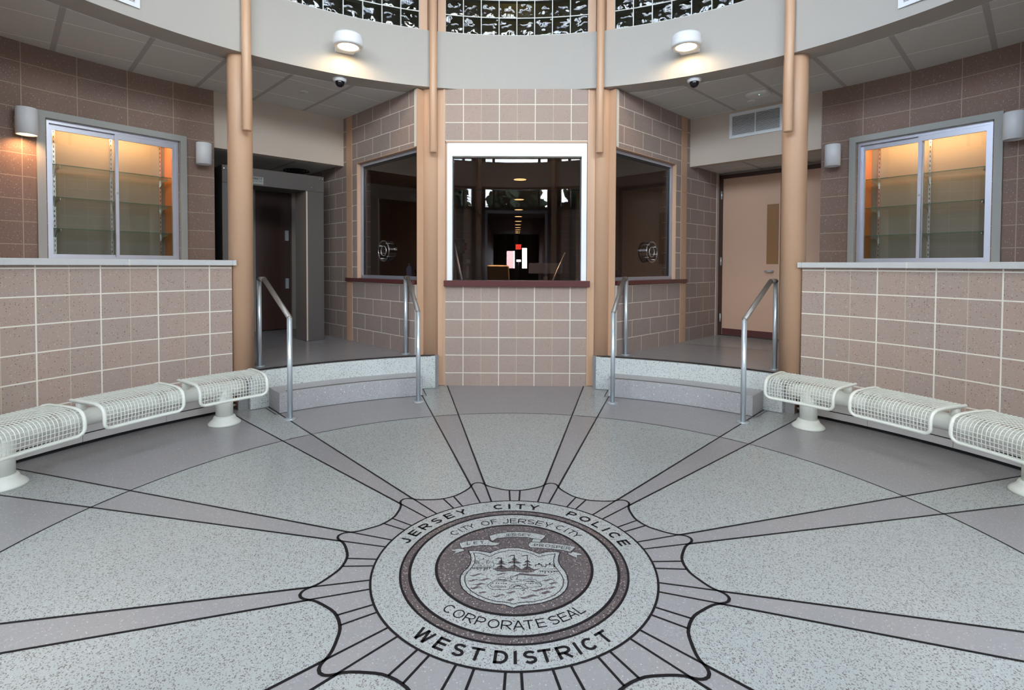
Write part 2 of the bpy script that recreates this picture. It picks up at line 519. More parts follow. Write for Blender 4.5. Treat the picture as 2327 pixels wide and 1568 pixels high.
# ---- centre wall (flat), either side of the window opening
uvc = lambda co: (co.x + 0.600, co.z - 0.1467 + 0.2032)
CW = 0.806
m = MB()
m.box(-CW, CW, 3.56, 3.76, 0, 1.135)
m.box(-CW, CW, 3.56, 3.76, 2.785, ZB0 + 0.003)
o = m.build('wall_center', M['score'], uv=uvc); struct(o)

# ---- window walls (running bond) + passage wall continuing the same line
for s, sd in SIDES:
    uvw = lambda co, s=s: ((s * co.x + co.y) / sqrt(2) - 4.05 + 0.2032, co.z - 0.13 + 0.0)
    m = MB()
    B0 = 3.285
    m.qbox(A_W, A_W + 0.2, B0, 4.79, 0, 1.155, s)
    m.qbox(A_W, A_W + 0.2, B0, 4.79, 2.715, ZC, s)
    m.qbox(A_W, A_W + 0.2, 4.665, 4.79, 1.155, 2.715, s)
    m.qbox(A_W, A_W + 0.2, 4.945, 6.05 if s > 0 else 7.9, 0, ZC, s)
    o = m.build('wall_window_' + sd, M['run'], uv=uvw); struct(o)
    m = MB(); m.qbox(A_W - 0.004, A_W + 0.2, 4.79, 4.945, ZR, ZC, s)
    # joints in the painted pilaster
    o = m.build('pilaster', M['tanblock']); struct(o)
    m = MB()
    for k in range(16):
        z = 0.13 + 0.2032 * k
        if z > ZR + 0.05 and z < ZC: m.qbox(A_W - 0.0055, A_W + 0.01, 4.791, 4.944, z - 0.002, z + 0.002, s)
    m.build('joint', simple('tan_joint', (0.47, 0.29, 0.18), 0.6), o)

# ---- header walls over the passages
for s, sd in SIDES:
    m = MB(); m.qbox(A_U - 0.25, A_W + 0.0, D_H, D_H + 0.12, 2.722, ZC, s)
    o = m.build('wall_header_' + sd, M['beige']); struct(o)

# ---- upper walls behind the ledges, with the display opening
WZ0, WZ1 = 1.40, 2.755
for s, sd in SIDES:
    uvu = lambda co, s=s: ((atan2(s * co.x, co.y) - radians(62.62)) * 5.0 * 0.984 + 0.4064 * 4, co.z - 3.178 + 0.2032 * 20)
    m = MB()
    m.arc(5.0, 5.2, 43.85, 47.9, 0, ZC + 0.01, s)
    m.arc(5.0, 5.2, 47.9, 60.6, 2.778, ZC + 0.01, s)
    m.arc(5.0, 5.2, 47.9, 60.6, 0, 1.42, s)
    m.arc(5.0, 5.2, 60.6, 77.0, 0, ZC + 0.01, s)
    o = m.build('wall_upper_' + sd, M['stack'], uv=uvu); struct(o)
    # inner return of the passage beyond the upper wall
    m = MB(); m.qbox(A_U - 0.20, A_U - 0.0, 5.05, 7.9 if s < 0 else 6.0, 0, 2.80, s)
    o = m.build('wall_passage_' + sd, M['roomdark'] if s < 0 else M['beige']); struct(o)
    # far end of the alcove past the frame
    m = MB(); m.arc(3.7, 5.2, 76.6, 77.4, 0, ZC + 0.02, s)
    o = m.build('wall_end_' + sd, M['beige']); struct(o)

# ---- knee walls with ledge
for s, sd in SIDES:
    uvk = lambda co, s=s: (-(atan2(s * co.x, co.y) - radians(49.6)) * 3.70 * 0.985 + 0.4064 * 4, co.z - 0.938 + 0.2032 * 10)
    m = MB(); m.arc(3.70, 3.95, 46.62, 76.8, 0, 1.366, s)
    o = m.build('wall_knee_' + sd, M['score'], uv=uvk); struct(o)
    m = MB(); m.arc(3.655, 4.99, 46.72, 76.5, 1.3665, 1.416, s); m.arc(3.655, 3.685, 46.15, 46.72, 1.3665, 1.416, s)
    o = m.build('stone_ledge', M['stone'], bevel=0.004)
    tag(o, 'pale grey stone ledge capping the block wall, beside the column of the ' + ('metal detector' if s < 0 else 'peach door') + ' alcove', 'ledge', 'stone ledges on the knee walls')
    m = MB(); m.arc(3.6543, 3.70, 59.45, 59.6, 1.3665, 1.4165, s)
    m.build('joint', simple('pale_joint', (0.70, 0.67, 0.60), 0.7), o)

# ---- passage ends
m = MB(); m.qbox(-0.3, 1.9, 7.6, 7.75, 0, 2.8, -1)
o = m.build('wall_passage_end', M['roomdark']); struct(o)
m = MB(); m.qbox(0.10, 1.02, 6.7, 6.8, ZR, 2.745, -1)
o = m.build('wall_passage_stub', simple('grey_passage_wall', (0.16, 0.145, 0.13), 0.7)); struct(o)
m = MB()
m.qbox(A_U, A_W, 5.98, 6.08, 2.715, 2.80, 1)
m.qbox(A_U - 0.2, A_W + 0.2, 6.06, 6.16, 0, 2.80, 1)
o = m.build('wall_door_head', M['beige']); struct(o)

# dark inner door in the detector passage
d2 = empty_structure('door_2')
m = MB(); m.qbox(1.02, 1.08, 6.62, 6.72, ZR, 2.56, -1); m.qbox(1.62, 1.68, 6.62, 6.72, ZR, 2.56, -1); m.qbox(1.08, 1.62, 6.62, 6.72, 2.50, 2.56, -1)
m.build('frame', simple('pale_frame', (0.30, 0.27, 0.24), 0.5), d2)
m = MB(); m.qbox(1.08, 1.62, 6.67, 6.71, ZR + 0.01, 2.50, -1); m.build('panel', M['brown'], d2)
for z in (1.0, 1.75):
    m = MB(); m.qbox(1.53, 1.58, 6.64, 6.67, z, z + 0.16, -1); m.build('handle', M['steel'], d2)

# ---- peach door
d1 = empty_structure('door_1')
m = MB()
m.qbox(A_W - 0.055, A_W, 5.93, 6.03, ZR, 2.715, 1)
m.qbox(A_U, A_W, 5.93, 6.03, 2.665, 2.715, 1)
m.qbox(A_U, A_U + 0.05, 5.93, 6.03, ZR, 2.715, 1)
m.build('frame', M['brown'], d1)
amid = A_W - 0.055 - 0.80
m = MB(); m.qbox(amid + 0.003, A_W - 0.058, 5.965, 6.01, ZR + 0.012, 2.662, 1); leafp = m.build('leaf', M['door'], d1)
m = MB(); m.qbox(A_U + 0.053, amid - 0.003, 5.965, 6.01, ZR + 0.012, 2.662, 1); m.build('leaf', M['door'], d1)
m = MB(); m.qbox(amid + 0.01, A_W - 0.065, 5.961, 5.97, ZR + 0.014, ZR + 0.105, 1); m.build('kick_plate', M['sill'], leafp)
m = MB(); m.qbox(amid + 0.02, amid + 0.175, 5.960, 5.97, 1.41, 2.24, 1); m.build('lite_panel', M['ochre'], leafp)
for z in (0.62, 1.45, 2.42):
    m = MB(); m.tube([Q(A_W - 0.052, 5.925, z - 0.06, 1), Q(A_W - 0.052, 5.925, z + 0.06, 1)], 0.012, 8); m.build('hinge', M['steel'], d1)
m = MB(); m.tube([Q(amid + 0.085, 5.965, 1.31, 1), Q(amid + 0.085, 5.91, 1.31, 1), Q(amid + 0.18, 5.905, 1.31, 1)], 0.011, 8); m.build('handle', M['steel'], leafp)

# grey-beige jamb strip beside the door
m = MB(); m.qbox(A_W - 0.012, A_W + 0.01, 5.86, 5.93, ZR, 2.745, 1); o = m.build('trim_door', M['beige']); struct(o)

# ---- jamb plates beside the columns, both storeys
for s, sd in SIDES:
    m = MB()
    x0, x1 = sorted((s * (CW + 0.004), s * (CW + 0.085)))
    m.box(x0, x1, 3.565, 3.60, 0.004, ZB0)
    x0, x1 = sorted((s * (CW + 0.001), s * (CW + 0.02)))
    m.box(x0, x1, 3.552, 3.60, 0.004, ZB0)
    o = m.build('trim_jamb_' + sd, M['tan']); struct(o)
    m = MB()
    m.hexa([(s * x, y, z) for x, y in ((1.035, 3.63), (1.025, 3.60)) for dx in (0,) for z in (ZR, ZC)] + [(s * x, y, z) for x, y in ((1.125, 3.53), (1.115, 3.50)) for z in (ZR, ZC)])
    o = m.build('trim_post_' + sd, M['tan']); struct(o)
    m = MB(); m.qbox(A_W - 0.006, A_W + 0.04, 3.285, 3.325, 2.715, ZC, s); m.qbox(A_W - 0.004, A_W + 0.04, 3.285, 3.32, ZR, 1.155, s)
    o = m.build('trim_grout_' + sd, simple('pale_joint', (0.5, 0.44, 0.38), 0.7)); struct(o)

# ---- columns and drop pipes
COLLAB = {-45: 'thick tan round column at the end of the block wall, before the metal detector',
          -15: 'thick tan round column between the metal detector alcove and the white-framed window',
          15: 'thick tan round column between the white-framed window and the peach door alcove',
          45: 'thick tan round column at the end of the block wall, before the peach door'}
PIPELAB = {-45: 'thin tan pipe ending partway down the column before the metal detector',
           -15: 'thin tan pipe ending partway down the column between metal detector alcove and white-framed window',
           15: 'thin tan pipe ending partway down the column between white-framed window and peach door alcove',
           45: 'thin tan pipe ending partway down the column before the peach door'}
ZTOP = 5.95
for az in SP:
    azs = az if az <= 180 else az - 360
    c = P(RC, azs, 0)
    m = MB(); m.lathe([(0.109, 0.0), (0.109, ZTOP)], c, 40)
    o = m.build('round_column', M['tan'])
    vis = azs in COLLAB
    if vis: tag(o, COLLAB[azs], 'column', 'tan columns around the rotunda', 'thing')
    else: struct(o)
    c = P(3.573, azs, 0)
    m = MB(); m.lathe([(0.038, 2.63), (0.042, 2.636), (0.042, ZTOP)], c, 24)
    o = m.build('drop_pipe', M['tan'])
    if vis: tag(o, PIPELAB[azs], 'pipe', 'thin pipes on the columns', 'thing')
    else: struct(o)

# ---- upper storey: glass block bays in front, clear glazing behind the camera
def clerestory(azc, nrow=9):
    w = empty_structure('window_%d' % (20 + int(azc) // 30 + 2))
    R = 3.66; dz = 0.2; da = degrees(0.2032 / R)
    z0 = 4.0
    zj = 4.206 - 0.1983 * 1.0
    m = MB(); g = MB()
    for r in range(nrow):
        zz = zj + r * 0.1983
        for k in range(8):
            a0 = azc + (k - 4) * da; a1 = a0 + da
            e = 0.004; ea = degrees(0.004 / R)
            n = 4; vs = []; fs = []
            for i in range(n + 1):
                for j in range(n + 1):
                    u, v = i / n, j / n
                    bulge = 0.010 * (1 - (2 * u - 1) ** 4) * (1 - (2 * v - 1) ** 4)
                    vs.append(P(R + 0.004 - bulge, a0 + ea + (a1 - a0 - 2 * ea) * u, zz + e + (0.1983 - 2 * e) * v))
            for i in range(n):
                for j in range(n):
                    fs.append((i * (n + 1) + j, (i + 1) * (n + 1) + j, (i + 1) * (n + 1) + j + 1, i * (n + 1) + j + 1))
            m.add(vs, fs, True)
    for k in range(9):
        a = azc + (k - 4) * da
        g.arc(R - 0.001, R + 0.08, a - degrees(0.005 / R), a + degrees(0.005 / R), ZB1, ZTOP - 0.1, 1)
    for r in range(nrow + 1):
        zz = zj + r * 0.1983
        g.arc(R - 0.001, R + 0.08, azc - 4 * da, azc + 4 * da, zz - 0.005, zz + 0.005, 1)
    m.build('glass_blocks', M['gblock'], w, recalc=False)
    g.build('grout_grid', M['grout'], w)
    t = MB()
    for sg in (-1, 1):
        a = azc + sg * (4 * da)
        t.arc(3.64, 3.72, a + (0 if sg > 0 else -1.35), a + (1.35 if sg > 0 else 0), ZB1, ZTOP, 1)
    t.build('jamb', M['tan'], w)
for azc in (0, -30, 30, -60, 60): clerestory(azc)
# dim upstairs room behind the glass blocks
m = MB(); m.arc(5.2, 5.3, -78, 78, 3.45, ZTOP, 1); o = m.build('wall_upstairs', simple('upstairs_wall', (0.17, 0.145, 0.075), 0.7)); struct(o)
m = MB(); m.arc(3.9, 5.3, -78, 78, ZB1 - 0.2, ZB1 - 0.15, 1); o = m.build('floor_upstairs', M['roomdark']); struct(o)
for sg in (-1, 1):
    m = MB(); m.arc(3.75, 5.3, 77, 78, ZB1, ZTOP, sg); o = m.build('wall_upstairs_side', M['roomdark']); struct(o)
m = MB(); m.arc(0.9, 6.2, 0, 360, ZTOP, ZTOP + 0.15, 1, 4); o = m.build('ceiling', M['roof']); struct(o)
sk = empty_structure('window_30')                       # round skylight, unseen, added to brighten the floor from above
m = MB(); m.arc(0.84, 0.92, 0, 360, ZTOP - 0.05, ZTOP + 0.25, 1, 4)
for k in range(3):
    a = radians(60 * k); d = Vector((sin(a), cos(a), 0)); n_ = Vector((d.y, -d.x, 0))
    m.obox(d * -0.88 - n_ * 0.03 + Vector((0, 0, ZTOP + 0.12)), d * 1.76, n_ * 0.06, (0, 0, 0.08))
m.build('frame', M['alu'], sk)
m = MB(); m.lathe([(0.87, ZTOP + 0.21), (0.87, ZTOP + 0.22)], (0, 0, 0), 64, smooth=False); m.build('pane', M['pane'], sk)

def glazed_bay(azc, idx, kind='glass'):
    """bay behind the camera; 'glass' glazed low and high, 'transom' solid below the transom, 'wall' solid below the beam, 'door' the entrance"""
    w = empty_structure('window_%d' % idx)
    f = MB(); g = MB(); h = MB()
    R = 3.72
    def post(a, z0, z1, half=0.6): f.arc(R - 0.04, R + 0.06, azc + a - half, azc + a + half, z0, z1, 1)
    for a in (-13, 13): post(a, 0, ZTOP, 0.7)
    for a in (-9.0, 9.0):
        post(a, ZB1, ZTOP, 0.45)
        if kind != 'wall': post(a, 2.83, ZB0, 0.45)
    f.arc(R - 0.04, R + 0.06, azc - 13, azc + 13, ZTOP - 0.08, ZTOP)
    zg = {'glass': 0.62, 'transom': 2.83, 'wall': None, 'door': 0.2}[kind]
    zs = {'glass': 0.62, 'transom': 2.80, 'wall': ZB0, 'door': None}[kind]
    if kind != 'wall':
        f.arc(R - 0.04, R + 0.06, azc - 13, azc + 13, 2.78, 2.86)
        f.arc(R - 0.04, R + 0.06, azc - 13, azc + 13, ZB0 - 0.05, ZB0)
    if kind == 'glass':
        f.arc(R - 0.04, R + 0.06, azc - 13, azc + 13, 0.60, 0.66)
        for a in (-4.5, 4.5): post(a, 0.6, 2.83, 0.45)
    if kind == 'door':
        f.arc(R - 0.04, R + 0.06, azc - 13, azc + 13, 0.0, 0.22)
        post(0, 0, 2.83, 0.7)
        d = MB()
        for a in (-12.0, 12.0): d.arc(R - 0.06, R - 0.03, azc + a - 0.5, azc + a + 0.5, 0, 2.78, 1)
        d.arc(R - 0.06, R - 0.03, azc - 12.5, azc + 12.5, 2.70, 2.78, 1)
        d.build('door_frame', M['alu'], w)
    if zs:
        h.arc(R - 0.02, R + 0.10, azc - 13, azc + 13, 0, zs)
        h.build('spandrel', M['score'], w, uv=lambda co: (atan2(co.x, co.y) * 3.7, co.z))
    if zg is not None: g.arc(R, R + 0.006, azc - 13, azc + 13, zg, ZB0, 1)
    if kind == 'wall': h2 = MB(); h2.arc(R - 0.02, R + 0.10, azc - 13, azc + 13, ZB1, ZTOP - 0.08, 1); h2.build('upper_wall', M['beige'], w)
    else: g.arc(R, R + 0.006, azc - 13, azc + 13, ZB1, ZTOP, 1)
    f.build('frame', simple('bronze_mullion', (0.07, 0.055, 0.05), 0.4), w)
    if g.v: g.build('pane', M['pane'], w)
for i, (a, k) in enumerate(((90, 'wall'), (120, 'glass'), (150, 'transom'), (180, 'door'), (210, 'transom'), (240, 'glass'), (270, 'wall'))): glazed_bay(a, 5 + i, k)
# entrance vestibule
m = MB()
m.box(-1.05, -0.98, -6.2, -3.70, 0, 2.80); m.box(0.98, 1.05, -6.2, -3.70, 0, 2.80)
struct(m.build('wall_vestibule', simple('vestibule_wall', (0.20, 0.15, 0.12), 0.7)))
m = MB(); m.box(-1.05, 1.05, -6.2, -3.79, 2.80, 2.86); struct(m.build('ceiling_vestibule', M['roof']))
m = MB()
for x0, x1 in ((-0.98, -0.90), (-0.04, 0.04), (0.90, 0.98)): m.box(x0, x1, -6.2, -6.12, 0, 2.80)
m.box(-0.98, 0.98, -6.2, -6.12, 2.3, 2.42); m.box(-0.98, 0.98, -6.2, -6.12, 0, 0.25)
d4 = struct(m.build('door_4', simple('bronze_mullion', (0.07, 0.055, 0.05), 0.4)))
m = MB(); m.box(-0.98, 0.98, -6.17, -6.15, 0.2, 2.80); m.build('leaf', M['brown'], d4)

# ---- outdoors, behind the camera
m = MB(); m.lathe([(40, -0.06), (40, -0.02)], (0, 0, 0), 48, smooth=False); o = m.build('ground_outside', M['ground']); struct(o)
rnd = random.Random(3)
def tree(x, y, h, lab):
    t = thing('street_tree', lab, 'tree', (x, y, -0.02), 'trees outside the entrance')
    m = MB(); m.tube([(x, y, 0), (x + 0.1, y, h * 0.3), (x, y + 0.1, h * 0.6)], 0.14, 8); m.build('trunk', M['bark'], t)
    m = MB()
    for k in range(1300):
        th = rnd.uniform(0, 2 * pi); ph = math.acos(rnd.uniform(-1, 1)); r = rnd.uniform(0.4, 1) ** 0.5
        c = Vector((x + 1.25 * r * sin(ph) * cos(th), y + 1.25 * r * sin(ph) * sin(th), h * 0.56 + h * 0.44 * r * cos(ph)))
        q = Matrix.Rotation(rnd.uniform(0, 6.28), 3, Vector((rnd.uniform(-1, 1), rnd.uniform(-1, 1), rnd.uniform(-1, 1))).normalized())
        z = rnd.uniform(0.18, 0.34)
        pts = [c + q @ Vector(v) * z for v in ((-1, 0, 0), (-0.3, 0.55, 0.1), (0.6, 0.4, 0), (1, 0, -0.1), (0.5, -0.5, 0), (-0.4, -0.5, 0.1))]
        m.poly(pts)
    m.build('crown', M['leaf'], t, recalc=False)
for k in range(11):
    a = radians(103 + 15.4 * k); r = 11.5 + (k % 2) * 0.8
    tree(r * sin(a), r * cos(a), 5.35 + 0.1 * ((k * 7) % 3), 'dark leafy street tree mirrored in the white-framed window glass')

# ================================================================== WINDOWS OF THE OFFICE
# centre window: white frame, tinted glass, oxblood sill
w1 = empty_structure('window_1')
m = MB()
X0, X1, Z0, Z1 = -0.786, 0.802, 1.205, 2.768
m.box(X0, X0 + 0.058, 3.575, 3.70, Z0, Z1)
m.box(X1 - 0.058, X1, 3.575, 3.70, Z0, Z1)
m.box(X0 + 0.058, X1 - 0.058, 3.575, 3.70, Z1 - 0.15, Z1)
m.build('frame', M['whiteframe'], w1)
m = MB(); m.box(X0 + 0.058, X0 + 0.068, 3.64, 3.68, Z0, Z1 - 0.15); m.box(X1 - 0.068, X1 - 0.058, 3.64, 3.68, Z0, Z1 - 0.15)
m.box(X0 + 0.07, X1 - 0.07, 3.70, 3.712, 2.245, 2.257)
m.build('gasket', M['blackplastic'], w1)
m = MB(); m.box(-CW, X0, 3.585, 3.74, Z0, 2.785); m.box(X1, CW, 3.585, 3.74, Z0, 2.785); m.box(X0, X1, 3.60, 3.74, Z1, 2.785); m.build('reveal', M['tanblock'], w1)
m = MB(); m.box(X0 + 0.05, X1 - 0.05, 3.655, 3.667, Z0, Z1 - 0.14); m.build('pane', M['office'], w1)
m = MB(); m.box(-0.815, 0.835, 3.50, 3.72, 1.137, 1.205); m.build('sill', M['sill'], w1, bevel=0.004)
m = MB(); m.box(X0 - 0.012, X1 + 0.01, 3.562, 3.60, Z1, 2.785); m.build('head_trim', M['tanblock'], w1)

for s, sd in SIDES:
    w = empty_structure('window_%d' % (2 if s < 0 else 3))
    a0 = A_W + 0.05
    m = MB()
    m.qbox(a0, a0 + 0.06, 4.615, 4.66, 1.205, 2.70, s)
    m.qbox(a0, a0 + 0.06, 3.30, 4.66, 2.665, 2.71, s)
    m.qbox(a0, a0 + 0.06, 3.30, 4.66, 1.205, 1.245, s)
    m.build('frame', M['alu'], w)
    m = MB(); m.qbox(a0 + 0.018, a0 + 0.045, 4.596, 4.615, 1.245, 2.665, s); m.qbox(a0 + 0.018, a0 + 0.045, 3.30, 4.615, 2.645, 2.665, s)
    m.build('gasket', M['blackplastic'], w)
    m = MB(); m.qbox(a0 + 0.025, a0 + 0.035, 3.30, 4.62, 1.235, 2.67, s); m.build('pane', M['office'], w)
    m = MB(); m.qbox(A_W - 0.035, A_W + 0.12, 3.32, 4.935, 1.157, 1.203, s); m.build('sill', M['sill'], w, bevel=0.003)
    m = MB(); m.qbox(A_W, A_W + 0.12, 3.30, 4.70, 2.708, 2.716, s); m.qbox(A_W + 0.002, A_W + 0.12, 4.66, 4.672, 1.205, 2.712, s); m.build('reveal', M['tanblock'], w)

# talk-through discs in the side windows
for s, sd in SIDES:
    b = 4.03 if s < 0 else 4.10
    c = Vector(Q(A_W + 0.05, b, 1.55, s))
    lab = 'round clear speak-through disc in the dark window, ' + ('above the lilac bottle' if s < 0 else 'near the dusky cup')
    t = thing('speak_through_disc', lab, 'speaker disc', tuple(c), 'speak-through discs')
    ax = Vector(Q(1, 0, 0, s)); up = Vector((0, 0, 1)); sx = Vector(Q(0, 1, 0, s))
    def ring(off, r, n=36): return [c + ax * off + sx * (r * cos(2 * pi * i / n)) + up * (r * sin(2 * pi * i / n)) for i in range(n)]
    m = MB(); m.tube(ring(-0.03, 0.125), 0.008, 8, True); m.tube(ring(0.075, 0.125), 0.007, 8, True); m.build('rim', M['acrylic'], t)
    m = MB(); m.tube(ring(-0.03, 0.06), 0.005, 6, True); m.build('inner_ring', M['chrome'], t)
    k = len(m.v)
    m = MB(); r1 = ring(-0.03, 0.125); r2 = ring(0.075, 0.125); n = 36
    m.add(r1 + r2, [(i, (i + 1) % n, n + (i + 1) % n, n + i) for i in range(n)], True); m.build('collar', M['acrylic'], t, recalc=False)
    for kk in (0.6, 2.2, 3.8, 5.3):
        p = c + sx * (0.112 * cos(kk)) + up * (0.112 * sin(kk))
        m = MB(); m.tube([p - ax * 0.035, p + ax * 0.08], 0.006, 6); m.build('bolt', M['chrome'], t)

# counters inside and what stands on them
for s, sd in SIDES:
    m = MB(); m.qbox(A_W + 0.20, A_W + 0.65, 3.55, 5.2, 1.165, 1.2, s)
    o = m.build('counter_shelf', M['roomdark']); tag(o, 'dark counter just inside the tinted window beside the ' + ('metal detector' if s < 0 else 'peach door') + ' alcove', 'counter', 'counters inside the side windows')
c = Q(A_W + 0.28, 3.86, 1.2, -1)
t = thing('spray_bottle', 'lilac plastic bottle standing inside the dark side window', 'bottle', c)
m = MB(); m.lathe([(0.0, 0), (0.036, 0.0), (0.038, 0.01), (0.038, 0.125), (0.03, 0.15), (0.014, 0.165), (0.012, 0.172)], c, 20); m.build('body', M['plastic'], t)
m = MB(); m.lathe([(0.013, 0.172), (0.013, 0.195), (0.008, 0.20)], c, 14); m.build('cap', simple('pale_cap', (0.6, 0.55, 0.5), 0.4), t)
c = Q(A_W + 0.35, 3.64, 1.2, -1)
t = thing('desk_phone', 'black desk phone in the dark side window beside the lilac bottle', 'phone', c)
m = MB(); cc = Vector(c)
m.obox(cc + Vector((-0.10, -0.06, 0)), (0.17, 0.02, 0.0), (-0.03, 0.14, 0.05), (0, 0, 0.06)); m.build('base', M['blackplastic'], t, bevel=0.006)
m = MB(); m.tube([cc + Vector((-0.09, -0.05, 0.10)), cc + Vector((-0.07, 0.0, 0.13)), cc + Vector((-0.09, 0.08, 0.13))], 0.02, 8); m.build('handset', M['blackplastic'], t)
m = MB(); m.obox(cc + Vector((-0.02, -0.05, 0.066)), (0.05, 0.006, 0), (-0.008, 0.06, 0.02), (0, 0, 0.008)); m.build('keypad', simple('pale_keys', (0.4, 0.4, 0.42), 0.5), t)
c = Q(A_W + 0.33, 3.83, 1.2, 1)
m = MB(); m.lathe([(0.0, 0), (0.042, 0), (0.047, 0.125), (0.043, 0.125), (0.038, 0.01), (0.0, 0.01)], c, 20, cap=False)
o = m.build('dusky_cup', M['cup']); tag(o, 'dusky pink cup standing inside the dark side window', 'cup')

# ---- office room shell and corridor
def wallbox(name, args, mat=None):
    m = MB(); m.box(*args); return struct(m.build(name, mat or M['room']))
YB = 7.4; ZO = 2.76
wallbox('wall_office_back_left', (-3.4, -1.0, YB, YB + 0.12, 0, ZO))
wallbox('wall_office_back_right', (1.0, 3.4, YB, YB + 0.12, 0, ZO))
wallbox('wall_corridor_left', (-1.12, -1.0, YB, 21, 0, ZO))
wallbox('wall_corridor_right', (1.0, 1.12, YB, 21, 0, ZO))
m = MB(); pl_ = [(-1.2, 3.80), (1.2, 3.80), (3.3, 5.93), (3.3, YB + 0.1), (1.1, YB + 0.1), (1.1, 21), (-1.1, 21), (-1.1, YB + 0.1), (-3.3, YB + 0.1), (-3.3, 5.93)]
n = len(pl_); m.add([(x, y, ZO) for x, y in pl_] + [(x, y, ZO + 0.05) for x, y in pl_], [tuple(range(n)), tuple(range(2 * n - 1, n - 1, -1))] + [(i, (i + 1) % n, n + (i + 1) % n, n + i) for i in range(n)])
struct(m.build('ceiling_office', simple('office_ceiling', (0.20, 0.18, 0.17), 0.8)))
m = MB(); m.add([(x, y, 0.0) for x, y in pl_] + [(x, y, ZR - 0.002) for x, y in pl_], [tuple(range(n)), tuple(range(2 * n - 1, n - 1, -1))] + [(i, (i + 1) % n, n + (i + 1) % n, n + i) for i in range(n)])
struct(m.build('floor_office', simple('office_floor', (0.10, 0.09, 0.08), 0.3)))
pl = bpy.data.lights.new('can_light_light', 'AREA'); pl.shape = 'DISK'; pl.size = 0.18; pl.energy = 70; pl.spread = radians(95); pl.color = (1.0, 0.66, 0.36)
po = bpy.data.objects.new('can_light_light', pl); po.location = (0.06, 6.05, ZO - 0.012); COL.objects.link(po)
for s in (-1, 1):
    wallbox('wall_office_side', (min(s * 3.30, s * 3.45), max(s * 3.30, s * 3.45), 5.90, YB, 0, ZO))
t = thing('leaning_rail', 'dark blue slanted rail low behind one edge of the white-framed window', 'rail', (-0.736, 6.2, ZR))
m = MB(); m.tube([(-1.03, 6.2, 1.74), (-0.736, 6.2, ZR + 0.01)], 0.03, 8); m.build('bar', simple('dim_navy', (0.03, 0.05, 0.12), 0.5), t)
m = MB(); m.tube([(-0.736, 6.2, ZR + 0.035), (-0.736, 6.2, ZR)], 0.036, 8); m.build('foot', M['blackplastic'], t)
t = thing('leaning_pole', 'thin black pole slanting behind the white-framed window, beside the desk', 'pole', (0.26, 6.1, ZR))
m = MB(); m.tube([(0.80, 6.1, 1.59), (0.26, 6.1, ZR + 0.01)], 0.012, 8); m.build('shaft', M['blackplastic'], t)
m = MB(); m.tube([(0.26, 6.1, ZR + 0.03), (0.26, 6.1, ZR)], 0.018, 8); m.build('tip', M['blackplastic'], t)
# corridor doors: two narrow lites at the far end
m = MB()
m.box(-1.1, -0.42, 20.9, 21, 0, ZO); m.box(-0.07, 0.27, 20.9, 21, 0, ZO); m.box(0.48, 1.1, 20.9, 21, 0, ZO)
m.box(-0.42, -0.07, 20.9, 21, 2.02, ZO); m.box(0.27, 0.48, 20.9, 21, 2.15, ZO); m.box(-0.42, -0.07, 20.9, 21, 0, 1.25); m.box(0.27, 0.48, 20.9, 21, 0, 1.25)
o = m.build('wall_corridor_end', M['roomdark']); struct(o)
m = MB(); m.box(-1.4, -0.12, 24, 24.2, 0, 6); o = m.build('wall_neighbour', simple('pink_brick', (0.42, 0.22, 0.20), 0.8)); struct(o)
ORD = ['', 'second', 'third', 'fourth', 'fifth', 'sixth', 'seventh', 'eighth', 'ninth', 'tenth']
for k, y in enumerate((6.05, 8.6, 10.6, 12.4, 14.0, 15.4, 16.7, 17.9, 19.0, 19.9)):
    m = MB(); m.lathe([(0.0, -0.004), (0.10, -0.004), (0.10, 0.02)], (0.06, y, ZO), 24, cap=False)
    o = m.build('can_light', M['canlight'])
    tag(o, ('nearest and widest' if k == 0 else ORD[k]) + ' amber light' + ('' if k == 0 else ' from the front') + ' of the corridor row behind the white-framed window', 'ceiling light', 'amber corridor ceiling lights')
for s in (-1, 1):
    m = MB(); m.lathe([(0.0, -0.004), (0.09, -0.004), (0.09, 0.02)], (s * 1.98, 4.55, ZO), 24, cap=False)
    o = m.build('can_light', M['canlight'])
    area((s * 1.98, 4.55, ZO - 0.015), (0, 0, -1), 0.12, 0.12, 110, (1.0, 0.66, 0.36), 'can_light_light')
    tag(o, 'amber ceiling light seen through the dark side window beside the ' + ('metal detector' if s < 0 else 'peach door') + ' alcove', 'ceiling light', 'amber ceiling lights in the side windows')
# exit sign
t = thing('exit_sign', 'small glowing red sign at the end of the dim corridor', 'sign', (0.09, 18.3, 2.10))
m = MB(); m.box(-0.03, 0.21, 18.3, 18.34, 2.0, 2.22); m.build('box', M['blackplastic'], t)
m = MB(); m.tube([(0.09, 18.32, 2.22), (0.09, 18.32, ZO)], 0.012, 6); m.build('stem', M['blackplastic'], t)
m = MB(); m.box(-0.02, 0.20, 18.294, 18.3, 2.01, 2.21); m.build('face', M['exit'], t)
# bright lamp at the reception
t = thing('bright_lamp', 'small white lamp shining low in the dim corridor', 'lamp', (0.055, 9.5, ZR))
m = MB(); m.box(0.01, 0.11, 9.5, 9.53, 1.46, 1.51); m.build('lens', emit('white_glow', (1, 1, 1), 3.0), t)
m = MB(); m.tube([(0.06, 9.53, 1.46), (0.06, 9.53, ZR + 0.01)], 0.012, 8); m.lathe([(0.12, 0.0), (0.12, 0.015), (0.012, 0.03)], (0.06, 9.53, ZR), 20); m.build('stand', M['blackplastic'], t)
